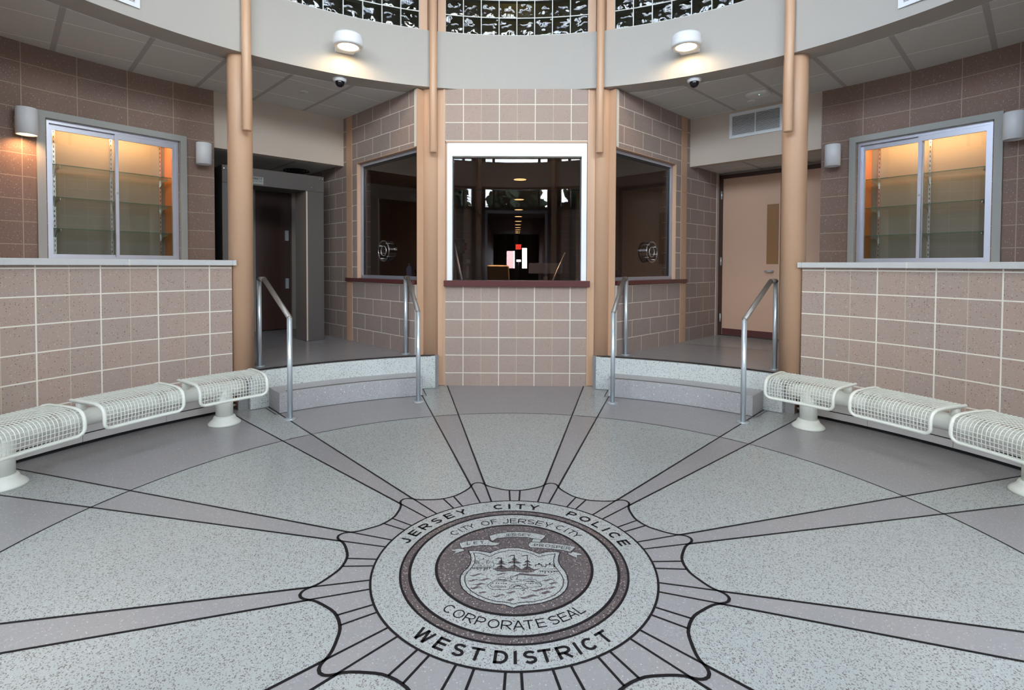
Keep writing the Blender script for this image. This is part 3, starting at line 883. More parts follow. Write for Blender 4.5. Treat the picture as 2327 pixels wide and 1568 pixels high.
# office desk, monitor and chair
t = thing('office_desk', 'dark desk behind the white-framed window', 'desk', (0.2, 6.6, ZR))
m = MB(); m.box(-0.25, 1.0, 6.4, 7.0, 1.08, 1.11); m.build('desktop', M['roomdark'], t)
for x in (-0.22, 0.94):
    m = MB(); m.box(x, x + 0.04, 6.42, 6.98, ZR, 1.08); m.build('leg', M['roomdark'], t)
t = thing('monitor', 'dark flat monitor on the desk behind the white-framed window', 'monitor', (0.5, 6.6, 1.11))
m = MB(); m.box(0.22, 0.80, 6.6, 6.63, 1.24, 1.42); m.build('screen', simple('navy_screen', (0.02, 0.022, 0.035), 0.3), t)
m = MB(); m.box(0.47, 0.55, 6.62, 6.66, 1.11, 1.26); m.box(0.40, 0.62, 6.56, 6.72, 1.11, 1.125); m.build('stand', M['blackplastic'], t)
t = thing('office_chair', 'tan-backed office chair behind the white-framed window', 'chair', (-0.30, 5.7, ZR))
m = MB(); m.hexa([(x, y, z) for x, z in ((-0.42, 0.95), (-0.16, 0.95)) for y in (5.6, 5.66) for z in (z,)] + [(x, y, 1.39) for x in (-0.36, -0.24) for y in (5.66, 5.72)])
m = MB(); m.obox((-0.42, 5.60, 0.92), (0.34, 0, 0), (0, 0.06, 0), (-0.03, 0.10, 0.46)); m.build('backrest', simple('dim_tan', (0.16, 0.105, 0.05), 0.7), t, bevel=0.02)
m = MB(); m.box(-0.44, -0.04, 5.25, 5.66, 0.80, 0.88); m.build('seat', M['blackplastic'], t, bevel=0.02)
m = MB(); m.lathe([(0.03, 0), (0.03, 0.45)], (-0.24, 5.45, ZR), 10); m.build('post', M['blackplastic'], t)
for k in range(5):
    m = MB(); a = 2 * pi * k / 5; m.tube([(-0.24, 5.45, ZR + 0.06), (-0.24 + 0.27 * cos(a), 5.45 + 0.27 * sin(a), ZR + 0.03)], 0.022, 6); m.build('foot', M['blackplastic'], t)
m = MB(); m.box(-1.06, -0.86, YB - 0.03, YB, 1.60, 1.86)
pf = m.build('picture_frame', M['blackplastic']); pf.location.x -= 0.10; tag(pf, 'small dark framed picture on the dim wall behind the white-framed window', 'picture')
m = MB(); m.box(-1.00, -0.92, YB - 0.034, YB - 0.03, 1.66, 1.80); m.build('print', simple('dim_print', (0.12, 0.05, 0.04), 0.6), pf)
m = MB(); m.box(-0.999, -0.996, 8.0, 9.0, 1.42, 1.50); m.build('notice_sign', simple('dim_paper', (0.45, 0.42, 0.45), 0.7)); tag(bpy.data.objects['notice_sign'], 'pale strip notice on the dim corridor wall', 'notice')
m = MB(); m.box(-0.999, -0.996, 8.1, 8.6, 1.12, 1.36); o = m.build('notice_sheet', simple('dim_paper', (0.45, 0.42, 0.45), 0.7)); tag(o, 'pale paper sheet on the dim corridor wall under the strip notice', 'notice')

# ================================================================== STEPS
for s, sd in SIDES:
    al = 'metal detector' if s < 0 else 'peach door'
    t = thing('terrazzo_steps', 'two curved speckled terrazzo steps up to the %s alcove' % al, 'steps', P(3.4, 30, 0, s), 'curved steps up to the alcoves')
    m = MB(); m.arc(3.55, 3.66, 14.65, 44.95, 0, ZR, s); m.build('upper_riser', M['riser'], t, bevel=0.003)
    m = MB(); m.arc(3.25, 3.55, 17.6, 42.2, 0, 0.187, s); m.build('lower_step', M['step'], t, bevel=0.003)
    m = MB(); m.arc(3.56, 3.60, 15.4, 44.6, ZR - 0.002, ZR + 0.0025, s); m.build('tread_strip', M['strip'], t)
    m = MB(); m.arc(3.275, 3.305, 18.4, 40.9, 0.185, 0.1895, s); m.build('tread_strip', M['strip'], t)
    # thin black divider following the foot of the steps
    pts = [p2(3.53, s * 14.3), p2(3.53, s * 16.9), p2(3.232, s * 16.9), p2(3.232, s * 18)] + [p2(3.232, s * a) for a in range(20, 42, 2)] + [p2(3.232, s * 42.9), p2(3.53, s * 42.9), p2(3.53, s * 45.2)]
    flat(strip(pts, 0.010), 'divider_strip', M['black'], 0.0012, floor)

# ================================================================== HANDRAILS
def handrail(s, az, lab):
    t = thing('handrail', lab, 'handrail', P(3.0, az, 0, s), 'steel handrails beside the steps')
    r = 0.0225
    p0 = P(3.0, az, 0.0, s); p1 = P(3.0, az, 0.905, s); p2_ = P(3.66, az + 0.3, 1.235, s); p3 = P(3.80, az + 0.4, 1.232, s); p4 = P(3.80, az + 0.4, ZR, s)
    m = MB(); m.tube([p0, p1], r, 16); m.build('lower_post', M['steel'], t)
    m = MB(); m.tube([p4, P(3.80, az + 0.4, 1.225, s)], r, 16); m.build('upper_post', M['steel'], t)
    m = MB(); m.tube([p1, p2_], r * 1.02, 16); m.tube([p2_, p3], r * 1.02, 16)
    for p in (p1, p2_, p3): m.lathe([(0.002, -r), (r * .7, -r * .72), (r * 1.01, 0), (r * .7, r * .72), (0.002, r)], p, 14, cap=False)
    m.build('top_rail', M['rail'], t)
    m = MB(); m.lathe([(0.056, 0.001), (0.056, 0.004), (0.03, 0.008), (r, 0.010)], p0, 24); m.build('floor_flange', M['steel'], t)
    m = MB(); m.lathe([(0.05, 0.001), (0.05, 0.004), (r, 0.008)], p4, 24); m.build('floor_flange', M['steel'], t)
handrail(-1, 42.0, 'steel handrail in front of the metal detector, beside the end column')
handrail(-1, 19.0, 'steel handrail between the metal detector steps and the white-framed window')
handrail(1, 19.0, 'steel handrail between the white-framed window and the peach door steps')
handrail(1, 42.2, 'steel handrail in front of the peach door, beside the end column')

# ================================================================== BENCHES
def bench(s):
    al = 'metal detector' if s < 0 else 'peach door'
    t = thing('wire_bench', 'curved cream wire bench by the block wall on the %s side' % al, 'bench', P(3.27, 60, 0, s), 'curved wire benches')
    # supporting tube
    RT = 3.27; ZT = 0.30
    m = MB(); m.tube([P(RT, a, ZT, s) for a in [47.5 + 1.5 * i for i in range(23)]], 0.062, 20); m.build('support_tube', M['cream'], t)
    for a in (50.3, 76.0):
        m = MB(); c = P(RT, a, 0, s)
        m.lathe([(0.068, 0.055), (0.068, 0.30)], c, 28)
        po = m.build('post', M['cream'], t)
        m = MB(); m.lathe([(0.128, 0.0), (0.128, 0.012), (0.112, 0.028), (0.092, 0.045), (0.086, 0.06), (0.080, 0.07), (0.068, 0.074)], c, 36); m.build('base_flare', M['cream'], po)
    # seat profile (R, z): rear to front lip
    prof = [(3.335, 0.395), (3.345, 0.412), (3.335, 0.424), (3.30, 0.430), (3.20, 0.433), (3.10, 0.433), (3.04, 0.431), (3.00, 0.424), (2.970, 0.410), (2.952, 0.388), (2.944, 0.360), (2.943, 0.325), (2.947, 0.29), (2.955, 0.262), (2.975, 0.247), (3.0, 0.243)]
    # arc-length resample
    L = [0]
    for p, q in zip(prof, prof[1:]): L.append(L[-1] + hypot(q[0] - p[0], q[1] - p[1]))
    def at(x):
        x = max(0, min(L[-1], x))
        for i in range(len(prof) - 1):
            if x <= L[i + 1]:
                k = (x - L[i]) / (L[i + 1] - L[i]); p, q = prof[i], prof[i + 1]
                return (p[0] + (q[0] - p[0]) * k, p[1] + (q[1] - p[1]) * k)
        return prof[-1]
    Lf = L[-1] - 0.055                      # frame bar along the front lip
    for ac in (51.15, 63.65, 76.15):
        h = 5.1
        seat = thing('seat', None, None, (0, 0, 0)); seat.parent = t
        del_keys = [k for k in seat.keys() if k in ('label', 'category')]
        for k in del_keys: del seat[k]
        seat.location = (-t.location[0], -t.location[1], -t.location[2])
        # perimeter frame with rounded corners
        rc = 0.05; path = []
        def corner(cx_, cl, sx, sl, n=5):
            return [(cx_ + sx * rc * (sin(pi / 2 * i / n)), cl + sl * rc * (1 - cos(pi / 2 * i / n))) for i in range(n + 1)]
        wd = h * pi / 180 * 3.1            # half width in metres
        pts = []
        lo, hi = 0.02, Lf
        def arcpt(cu, cl, a0, a1, n=6):
            return [(cu + rc * cos(radians(a0 + (a1 - a0) * i / n)), cl + rc * sin(radians(a0 + (a1 - a0) * i / n))) for i in range(n + 1)]
        pts += arcpt(-wd + rc, lo + rc, 270, 180)
        pts += [(-wd, lo + rc + (hi - lo - 2 * rc) * i / 22) for i in range(1, 22)]
        pts += arcpt(-wd + rc, hi - rc, 180, 90)
        pts += [(-wd + rc + (2 * wd - 2 * rc) * i / 8, hi) for i in range(1, 8)]
        pts += arcpt(wd - rc, hi - rc, 90, 0)
        pts += [(wd, hi - rc - (hi - lo - 2 * rc) * i / 22) for i in range(1, 22)]
        pts += arcpt(wd - rc, lo + rc, 0, -90)
        pts += [(wd - rc - (2 * wd - 2 * rc) * i / 8, lo) for i in range(1, 8)]
        def W3(u, l, dz=0):
            R, z = at(l); return P(R, ac + degrees(u / 3.1), z + dz, s)
        m = MB(); m.tube([W3(u, l) for u, l in pts], 0.0115, 10, True); m.build('rim_tube', M['cream'], seat)
        m = MB(); nw = 23
        for i in range(nw):
            u = -wd + 2 * wd * (i + 0.5) / nw
            ins = 0.0
            d = wd - abs(u)
            if d < rc: ins = rc - sqrt(max(0, rc * rc - (rc - d) ** 2))
            l0, l1 = lo + ins, hi - ins
            m.tube([W3(u, l0 + (l1 - l0) * j / 26, 0.004) for j in range(27)], 0.0027, 5)
        nl = 20
        for j in range(nl):
            l = lo + (hi - lo) * (j + 0.5) / nl
            d = min(l - lo, hi - l); ins = 0.0
            if d < rc: ins = rc - sqrt(max(0, rc * rc - (rc - d) ** 2))
            m.tube([W3(-wd + ins + 2 * (wd - ins) * i / 8, l, 0.001) for i in range(9)], 0.0025, 5)
        m.build('wire_mesh', M['cream'], seat)
        for u in (-wd * 0.86, wd * 0.86):
            a = ac + degrees(u / 3.1)
            m = MB(); m.arc(3.10, 3.33, a - 0.35, a + 0.35, 0.405, 0.428, s)
            m.lathe([(0.03, 0.0), (0.03, 0.075)], P(3.27, a, 0.345, s), 14)
            m.build('seat_bracket', M['cream'], seat)
for s, sd in SIDES: bench(s)

# ================================================================== BASEBOARD HEATERS
for s, sd in SIDES:
    al = 'metal detector' if s < 0 else 'peach door'
    t = thing('baseboard_heater', 'low grey-beige metal baseboard heater behind the bench on the %s side' % al, 'heater', P(3.62, 60, 0, s), 'baseboard heaters')
    m = MB(); m.arc(3.60, 3.70, 47.4, 76.5, 0.028, 0.235, s); m.build('cover', M['cover'], t, bevel=0.004)
    m = MB(); m.arc(3.598, 3.605, 50.5, 76.0, 0.088, 0.095, s); m.build('slot', M['darkslot'], t)
    m = MB(); m.arc(3.63, 3.70, 47.6, 76.4, 0.001, 0.03, s); m.build('foot_shade', M['darkslot'], t)  # near-black strip painted for the shadow gap under the cover
    for k, a in enumerate((55.8, 65.2, 74.6)):
        m = MB(); m.arc(3.5975, 3.604, a - 0.03, a + 0.03, 0.03, 0.088, s); m.build('joint', simple('cover_joint', (0.36, 0.34, 0.325), 0.5), t)
    m = MB(); m.tube([P(3.64, 48.0, 0.11, s), P(3.635, 46.7, 0.11, s), P(3.63, 46.3, 0.075, s), P(3.63, 46.2, 0.03, s), P(3.63, 46.2, 0.002, s)], 0.017, 10); m.build('supply_pipe', M['copper'], t)
    m = MB(); m.tube([P(3.64, 48.0, 0.05, s), P(3.64, 46.9, 0.05, s), P(3.66, 45.6, 0.055, s)], 0.014, 10); m.build('return_pipe', M['chrome'], t)

# ================================================================== DISPLAY CASES
for s, sd in SIDES:
    al = 'metal detector' if s < 0 else 'peach door'
    pa = Vector(P(4.99, 47.08, 0, s)); pb = Vector(P(4.99, 61.5, 0, s))
    ux = (pb - pa).normalized(); Wd = (pb - pa).length
    nin = Vector((-pa.x - pb.x, -pa.y - pb.y, 0)).normalized()      # towards the room
    uz = Vector((0, 0, 1))
    mid = (pa + pb) / 2; mid.z = WZ0
    t = thing('display_case', 'lit empty glass display case in the block wall above the ledge, %s side' % al, 'display case', tuple(mid), 'lit display cases')
    def bx(m, u0, u1, d0, d1, z0, z1):
        # u along from the alcove end, d outwards to the room
        m.hexa([pa + ux * u + nin * d + uz * z for u in (u0, u1) for d in (d0, d1) for z in (z0, z1)]); return m
    T0, T1 = 1.418, 2.785
    c = 0.062
    m = MB(); bx(m, 0, c, -0.12, 0.02, T0, T1); bx(m, Wd - c, Wd, -0.12, 0.02, T0, T1); bx(m, c, Wd - c, -0.12, 0.02, T1 - c, T1)
    m.build('casing', M['casing'], t)
    m = MB(); a = 0.035
    bx(m, c, c + a, -0.10, -0.03, T0, T1 - c); bx(m, Wd - c - a, Wd - c, -0.10, -0.03, T0, T1 - c)
    bx(m, c + a, Wd - c - a, -0.10, -0.03, T1 - c - a, T1 - c); bx(m, c + a, Wd - c - a, -0.10, -0.03, T0, T0 + 0.028)
    m.build('track_frame', M['alu'], t)
    i0, i1 = c + a, Wd - c - a; mid_u = (i0 + i1) / 2; zt = T1 - c - a; zb = T0 + 0.028
    def door(u0, u1, d, nm):
        m = MB(); st = 0.028
        bx(m, u0, u0 + st, d - 0.012, d + 0.012, zb, zt); bx(m, u1 - st, u1, d - 0.012, d + 0.012, zb, zt)
        bx(m, u0 + st, u1 - st, d - 0.012, d + 0.012, zt - 0.05, zt); bx(m, u0 + st, u1 - st, d - 0.012, d + 0.012, zb, zb + 0.022)
        o = m.build('sliding_door', M['alu'], t)
        m = MB(); bx(m, u0 + st - 0.004, u1 - st + 0.004, d - 0.002, d + 0.002, zb + 0.02, zt - 0.046); m.build('pane', M['pane'], o)
        return o
    # the front door is nearer the alcove on the detector side, farther on the other
    if s < 0: fr = door(i0, mid_u + 0.018, -0.045, 'f'); door(mid_u - 0.018, i1, -0.078, 'b'); lu = mid_u + 0.004
    else: door(i0, mid_u + 0.018, -0.078, 'b'); fr = door(mid_u - 0.018, i1, -0.045, 'f'); lu = mid_u - 0.004
    m = MB(); q = pa + ux * lu + nin * -0.03 + uz * 2.10
    m.tube([q - nin * 0.006, q + nin * 0.010], 0.009, 12); m.build('lock', M['chrome'], fr)
    dep = -0.42
    m = MB(); bx(m, 0.01, Wd - 0.01, dep - 0.03, dep, T0 - 0.02, T1 + 0.02); m.build('back_panel', M['linen'], t)
    m = MB(); bx(m, 0.03, 0.06, dep, -0.12, T0, T1); bx(m, Wd - 0.06, Wd - 0.03, dep, -0.12, T0, T1); m.build('side_panel', M['caseside'], t)
    m = MB(); bx(m, 0.01, Wd - 0.01, dep, -0.10, T1 - 0.02, T1 + 0.03); bx(m, 0.01, Wd - 0.01, dep, -0.10, T0 - 0.03, T0 + 0.004); m.build('top_and_base', M['linen'], t)
    m = MB(); bx(m, 0.06, Wd - 0.06, -0.20, -0.13, T1 - 0.10, T1 - 0.025); m.build('light_valance', M['casing'], t)
    us = (0.11, 0.57, 1.04) if s < 0 else (0.14, 0.60, 1.07)
    for u in us:
        m = MB(); bx(m, u - 0.011, u + 0.011, dep, dep + 0.014, T0, T1 - 0.02); st = m.build('shelf_standard', M['chrome'], t)
        m = MB()
        for k in range(26): bx(m, u - 0.003, u + 0.003, dep + 0.0135, dep + 0.0146, T0 + 0.03 + 0.049 * k, T0 + 0.052 + 0.049 * k)
        m.build('slots', M['darkslot'], st)
    for z in (1.712, 2.012, 2.322):
        m = MB(); bx(m, 0.062, Wd - 0.062, dep + 0.02, dep + 0.29, z, z + 0.007); sh = m.build('glass_shelf', M['shelfglass'], t)
        m = MB(); bx(m, 0.062, Wd - 0.062, dep + 0.2895, dep + 0.2915, z + 0.0005, z + 0.0065); m.build('front_edge', M['shelfedge'], sh)
        for u in us:
            m = MB()
            o0 = pa + ux * (u - 0.003) + nin * (dep + 0.012)
            prof = [(0, z - 0.075), (0.02, z - 0.07), (0.05, z - 0.035), (0.20, z - 0.016), (0.20, z - 0.002), (0, z - 0.002)]
            v = [o0 + nin * d + uz * zz for d, zz in prof] + [o0 + ux * 0.006 + nin * d + uz * zz for d, zz in prof]
            n = 6; m.add(v, [tuple(range(n)), tuple(range(2 * n - 1, n - 1, -1))] + [(i, (i + 1) % n, n + (i + 1) % n, n + i) for i in range(n)])
            m.build('shelf_bracket', M['chrome'], t)
    p = pa + ux * (Wd / 2) + nin * -0.235 + uz * (T1 - 0.03)
    o = area(tuple(p), tuple(-uz - nin * 0.35), Wd - 0.3, 0.03, CASE_W, (1.0, 0.56, 0.26), 'case_strip_light')
    o.rotation_euler = Matrix(((ux.x, 0, 0), (ux.y, 0, 0), (0, 0, 1))).to_euler() if False else o.rotation_euler
    zax = (uz + nin * 0.35).normalized(); xax = ux; yax = zax.cross(xax).normalized(); xax = yax.cross(zax).normalized()
    mm = Matrix.Identity(4)
    for i in range(3): mm[i][0] = xax[i]; mm[i][1] = yax[i]; mm[i][2] = zax[i]; mm[i][3] = p[i]
    o.matrix_world = mm

# ================================================================== WALL SCONCES
def sconce(s, az, z, lit, lab):
    c = Vector(P(4.88, az, z, s)); outv = Vector(P(1, az, 0, s))
    t = thing('wall_sconce', lab, 'wall light', tuple(c), 'white cylinder wall lights')
    m = MB(); r = 0.077; h = 0.118
    m.lathe([(r - 0.006, -h + 0.03), (r - 0.006, -h), (r, -h), (r, h - 0.003), (r - 0.003, h), (0.0, h)], c, 36, cap=False); m.build('shade', M['white'], t)
    m = MB(); m.lathe([(0.0, -h + 0.03), (r - 0.006, -h + 0.03)], c, 28, cap=False); m.build('lamp', M['glow'] if lit else M['darkslot'], t)
    tang = Vector((outv.y, -outv.x, 0))
    m = MB(); m.obox(c + outv * (r - 0.01) - tang * 0.045 + Vector((0, 0, -0.055)), outv * (5.0 - 4.88 - r + 0.012), tang * 0.09, (0, 0, 0.11)); m.build('mounting_box', M['white'], t, bevel=0.003)
    if lit: spot(tuple(c + Vector((0, 0, -h + 0.02))), (outv.x * 0.25, outv.y * 0.25, -1), SCONCE_W, 130, 0.7, (1.0, 0.45, 0.18), 0.05, 'sconce_light')
sconce(-1, 62.7, 2.635, True, 'white cylinder wall light glowing orange beside the far end of the display case')
sconce(-1, 45.4, 2.605, False, 'unlit white cylinder wall light between display case and metal detector alcove')
sconce(1, 45.5, 2.60, False, 'unlit white cylinder wall light between display case and peach door alcove')
sconce(1, 62.8, 2.61, False, 'unlit white cylinder wall light past the display case, away from the peach door')

# ================================================================== BEAM LAMPS AND DOME CAMERAS
for s, sd in SIDES:
    al = 'metal detector' if s < 0 else 'peach door'
    c = Vector(P(3.43, 30.0, 3.59, s)); outv = Vector(P(1, 30.0, 0, s)); tang = Vector((outv.y, -outv.x, 0))
    t = thing('beam_downlight', 'lit white drum downlight on the curved beam over the %s steps' % al, 'wall light', tuple(c), 'drum downlights on the beam')
    m = MB(); m.lathe([(0.103, 0.012), (0.103, 0.0), (0.138, 0.0), (0.147, 0.012), (0.149, 0.055), (0.1475, 0.058), (0.147, 0.062), (0.143, 0.105), (0.130, 0.122), (0.0, 0.126)], c, 48, cap=False); m.build('drum', M['white'], t)
    m = MB(); m.lathe([(0.0, 0.012), (0.103, 0.012)], c, 36, cap=False); m.build('lens', M['glow'], t)
    m = MB(); m.obox(c + outv * 0.10 - tang * 0.095 + Vector((0, 0, 0.001)), outv * (RB0 - 3.43 - 0.10 + 0.004), tang * 0.19, (0, 0, 0.10)); m.build('bracket', M['white'], t, bevel=0.004)
    spot(tuple(c + Vector((0, 0, -0.004))), (outv.x * 0.15, outv.y * 0.15, -1), BEAM_W, 165, 0.5, (1.0, 0.66, 0.36), 0.08, 'downlight_light')
    c = Vector(P(3.745, 30.3, ZB0, s))
    t = thing('dome_camera', 'small black dome camera under the beam over the %s steps' % al, 'security camera', tuple(c), 'dome cameras under the beam')
    m = MB(); m.lathe([(0.0, 0.0), (0.072, 0.0), (0.074, -0.014), (0.068, -0.018), (0.068, -0.03), (0.058, -0.036), (0.05, -0.036)], c, 32, cap=False); m.build('base', M['white'], t)
    m = MB(); m.lathe([(0.048, -0.034)] + [(0.048 * cos(a), -0.042 - 0.048 * sin(a)) for a in [pi / 2 * i / 10 for i in range(10)]] + [(0.001, -0.09)], c, 28, cap=False); m.build('dome', M['dome'], t)

# ================================================================== CEILING BITS
def cover_disc(x, y, r, lab, nm='sprinkler_cover'):
    m = MB(); m.lathe([(r, 0.0), (r, -0.006), (r * 0.9, -0.010), (0, -0.010)], (x, y, ZC), 28, cap=False)
    tag(m.build(nm, M['ap']), lab, 'sprinkler cover', 'round sprinkler covers')
cover_disc(-2.44, 3.629, 0.05, 'small round flat cover in the ceiling tile of the metal detector alcove')
cover_disc(2.815, 3.94, 0.05, 'small round flat cover in the ceiling tile beside the white access point')
t = thing('access_point', 'white oblong wireless access point with a green light on the alcove ceiling', 'access point', (2.76, 3.66, ZC))
m = MB(); vs = []
c0 = Vector((2.765, 3.655, ZC)); e1 = Vector((1, -1, 0)).normalized(); e2 = Vector((1, 1, 0)).normalized()
n = 40
def sup(a, hx, hy):
    ca, sa = cos(a), sin(a); k = (abs(ca) ** 4 + abs(sa) ** 4) ** -0.25; return hx * ca * k, hy * sa * k
rings = [(0.125, 0.095, 0.0), (0.13, 0.10, -0.012), (0.125, 0.095, -0.03), (0.10, 0.075, -0.04)]
for hx, hy, dz in rings:
    for i in range(n):
        x, y = sup(2 * pi * i / n, hx, hy); vs.append(c0 + e1 * x + e2 * y + Vector((0, 0, dz)))
m.add(vs, [(j * n + i, j * n + (i + 1) % n, (j + 1) * n + (i + 1) % n, (j + 1) * n + i) for j in range(3) for i in range(n)] + [tuple(range(n)), tuple(3 * n + i for i in range(n))], False)
m.build('shell', M['ap'], t)
m = MB(); m.lathe([(0.0, 0.0), (0.005, -0.002), (0.0, -0.004)], c0 + e1 * 0.03 - e2 * 0.06 + Vector((0, 0, -0.040)), 10, cap=False); m.build('indicator', M['led'], t)
# round air diffuser in the passage ceiling
cx_, cy_ = -3.19, 4.30
m = MB()
for r in (0.17, 0.13, 0.09, 0.05): m.lathe([(r, 0.002), (r + 0.012, -0.018), (r - 0.02, 0.004)], (cx_, cy_ + 0.9, 2.745), 36, cap=False)
o = m.build('ceiling_diffuser', M['roomdark']); tag(o, 'dark round air diffuser in the ceiling over the metal detector', 'air diffuser')

# ================================================================== VENTS
def vent(name, lab, frame_fn, W_, H_, nslat, mullion=True, group=None, loc=(0, 0, 0)):
    """frame_fn(u, d, z): u across, d out of the wall"""
    t = thing(name, lab, 'vent', loc, group)
    def bx(m, u0, u1, d0, d1, z0, z1): m.hexa([frame_fn(u, d, z) for u in (u0, u1) for d in (d0, d1) for z in (z0, z1)]); return m
    f = 0.035
    m = MB(); bx(m, 0, W_, 0, 0.012, 0, f); bx(m, 0, W_, 0, 0.012, H_ - f, H_); bx(m, 0, f, 0, 0.012, f, H_ - f); bx(m, W_ - f, W_, 0, 0.012, f, H_ - f); m.build('frame', M['white'], t)
    m = MB(); bx(m, f, W_ - f, 0.0005, 0.002, f, H_ - f); m.build('backing', M['darkslot'], t)
    for k in range(nslat):
        z = f + (H_ - 2 * f) * (k + 0.5) / nslat
        m = MB(); m.hexa([frame_fn(u, d, z + dz) for u in (f, W_ - f) for d, dz in ((0.003, 0.002), (0.011, -0.005)) for dz in (dz, dz + 0.004)]); m.build('slat', M['white'], t)
    if mullion:
        m = MB(); bx(m, W_ / 2 - 0.006, W_ / 2 + 0.006, 0.003, 0.0125, f, H_ - f); m.build('mullion', M['white'], t)
vent('wall_vent', 'white slatted air vent on the beige wall above the peach door passage', lambda u, d, z: Q(A_W - 0.535 - u, D_H - d, 3.008 + z, 1), 0.64, 0.315, 16, True, None, Q(0.9, D_H, 3.0, 1))
for s, sd in SIDES:
    def ff(u, d, z, s=s): return P(RB0 - d, 58.25 + degrees(u / RB0), 3.455 + z, s)
    vent('beam_vent', 'white framed vent on the curved beam above the bench on the %s side' % ('metal detector' if s < 0 else 'peach door'), ff, 0.50, 0.32, 12, False, 'vents on the beam', P(RB0, 61, 3.45, s))

# ================================================================== METAL DETECTOR
DA0, DA1, DB, DT = 0.224, 1.474, 5.16, 0.235
t = thing('metal_detector', 'grey walk-through metal detector standing in the alcove passage', 'metal detector', Q(0.85, DB + 0.18, ZR, -1))
m = MB(); m.qbox(DA0, DA0 + DT, DB, DB + 0.36, ZR + 0.001, 2.352, -1); m.build('side_pylon', M['detector'], t, bevel=0.004)
m = MB(); m.qbox(DA1 - DT, DA1, DB, DB + 0.36, ZR + 0.001, 2.352, -1); py = m.build('side_pylon', M['detector'], t, bevel=0.004)
m = MB(); m.qbox(DA1 - DT - 0.006, DA1 - DT + 0.001, DB + 0.004, DB + 0.356, ZR + 0.003, 2.35, -1); m.build('inner_panel', M['detectorlight'], py)
m = MB(); m.qbox(DA1 - DT - 0.008, DA1 - DT + 0.010, DB - 0.002, DB + 0.008, ZR + 0.003, 2.35, -1); m.build('edge_strip', simple('pale_edge', (0.62, 0.50, 0.42), 0.4), py)
m = MB(); m.qbox(DA0, DA1, DB - 0.004, DB + 0.36, 2.352, 2.562, -1); hd = m.build('crossbeam', M['detector'], t, bevel=0.004)
m = MB()
for a, z in ((DA0 + 0.06, 2.52), (DA1 - 0.06, 2.53), (DA1 - 0.02, 2.53), (DA1 - 0.17, 2.40), (DA0 + 0.02, 2.52)):
    q = Vector(Q(a, DB - 0.004, z, -1)); o_ = Vector(Q(0, -1, 0, -1))
    m.tube([q, q + o_ * 0.004], 0.007, 8)
m.build('screws', M['chrome'], hd)
# maker's plate
PL0, PL1 = DA0 + 0.27, DA0 + 0.468
m = MB(); m.qbox(PL0, PL1, DB - 0.007, DB - 0.003, 2.372, 2.462, -1); plate = m.build('name_plate', simple('plate_grey', (0.30, 0.30, 0.29), 0.5), hd)

def glyph(ch, t, ws=1.0):
    """grotesque capitals built from flat strokes, cap height 1; returns (quads, width)"""
    i = t / 2
    def el(cx, cy, rx, ry, a0, a1, n=14): return [(cx + rx * cos(radians(a0 + (a1 - a0) * k / n)), cy + ry * sin(radians(a0 + (a1 - a0) * k / n))) for k in range(n + 1)]
    S = []; w = {'E': .64, 'F': .60, 'L': .58, 'T': .68, 'I': t / ws, 'J': .54, 'R': .76, 'P': .68, 'D': .72, 'O': .82, 'C': .76, 'G': .80, 'S': .66, 'Y': .76, 'W': 1.04, 'A': .78, 'M': .82}[ch] * ws
    c = lambda *p: S.append((list(p), False))
    if ch in 'EFLRPDM': c((i, 0), (i, 1))
    if ch in 'EF': c((0, 1 - i), (w, 1 - i)); c((0, .52), (w * .93, .52))
    if ch in 'EL': c((0, i), (w, i))
    if ch == 'I': c((i, 0), (i, 1))
    if ch == 'T': c((0, 1 - i), (w, 1 - i)); c((w / 2, 0), (w / 2, 1))
    if ch == 'J': S.append(([(w - i, 1), (w - i, .34)] + el(w / 2, .30, w / 2 - i, .30 - i, 0, -180), False))
    if ch in 'RP':
        yb = .44; cy = (1 - i + yb) / 2; ry = (1 - i - yb) / 2
        S.append(([(0, 1 - i), (w * .52, 1 - i)] + el(w * .52, cy, w * .44 - i * .6, ry, 90, -90)[1:] + [(0, yb)], False))
        if ch == 'R': c((w * .46, yb), (w - i * 1.1, 0))
    if ch == 'D': S.append(([(0, 1 - i), (w * .42, 1 - i)] + el(w * .42, .5, w * .58 - i, .5 - i, 90, -90)[1:] + [(0, i)], False))
    if ch == 'O': S.append((el(w / 2, .5, w / 2 - i, .5 - i, 0, 346.2, 26), True))
    if ch in 'CG': S.append((el(w / 2, .5, w / 2 - i, .5 - i, 42, 318, 24), False))
    if ch == 'G': c((w - i, .16), (w - i, .48)); c((w * .52, .45), (w, .45))
    if ch == 'S':
        ry = .25 - i / 2
        S.append((el(w / 2, .5 + ry, w / 2 - i, ry, 28, 270, 16) + el(w / 2, .5 - ry, w / 2 - i, ry, 90, -152, 16)[1:], False))
    if ch == 'Y': c((i, 1), (w / 2, .42)); c((w - i, 1), (w / 2, .42)); c((w / 2, .46), (w / 2, 0))
    if ch == 'W': c((i, 1), (w * .27, 0)); c((w * .27, 0), (w / 2, 1)); c((w / 2, 1), (w * .73, 0)); c((w * .73, 0), (w - i, 1))
    if ch == 'A': c((i, 0), (w / 2, 1)); c((w - i, 0), (w / 2, 1)); c((w * .22, .30), (w * .78, .30))
    if ch == 'M': c((w - i, 0), (w - i, 1)); c((i, 1), (w / 2, .1)); c((w / 2, .1), (w - i, 1))
    q = []
    for pts, cl in S: q += strip(pts, t, cl)
    return q, w

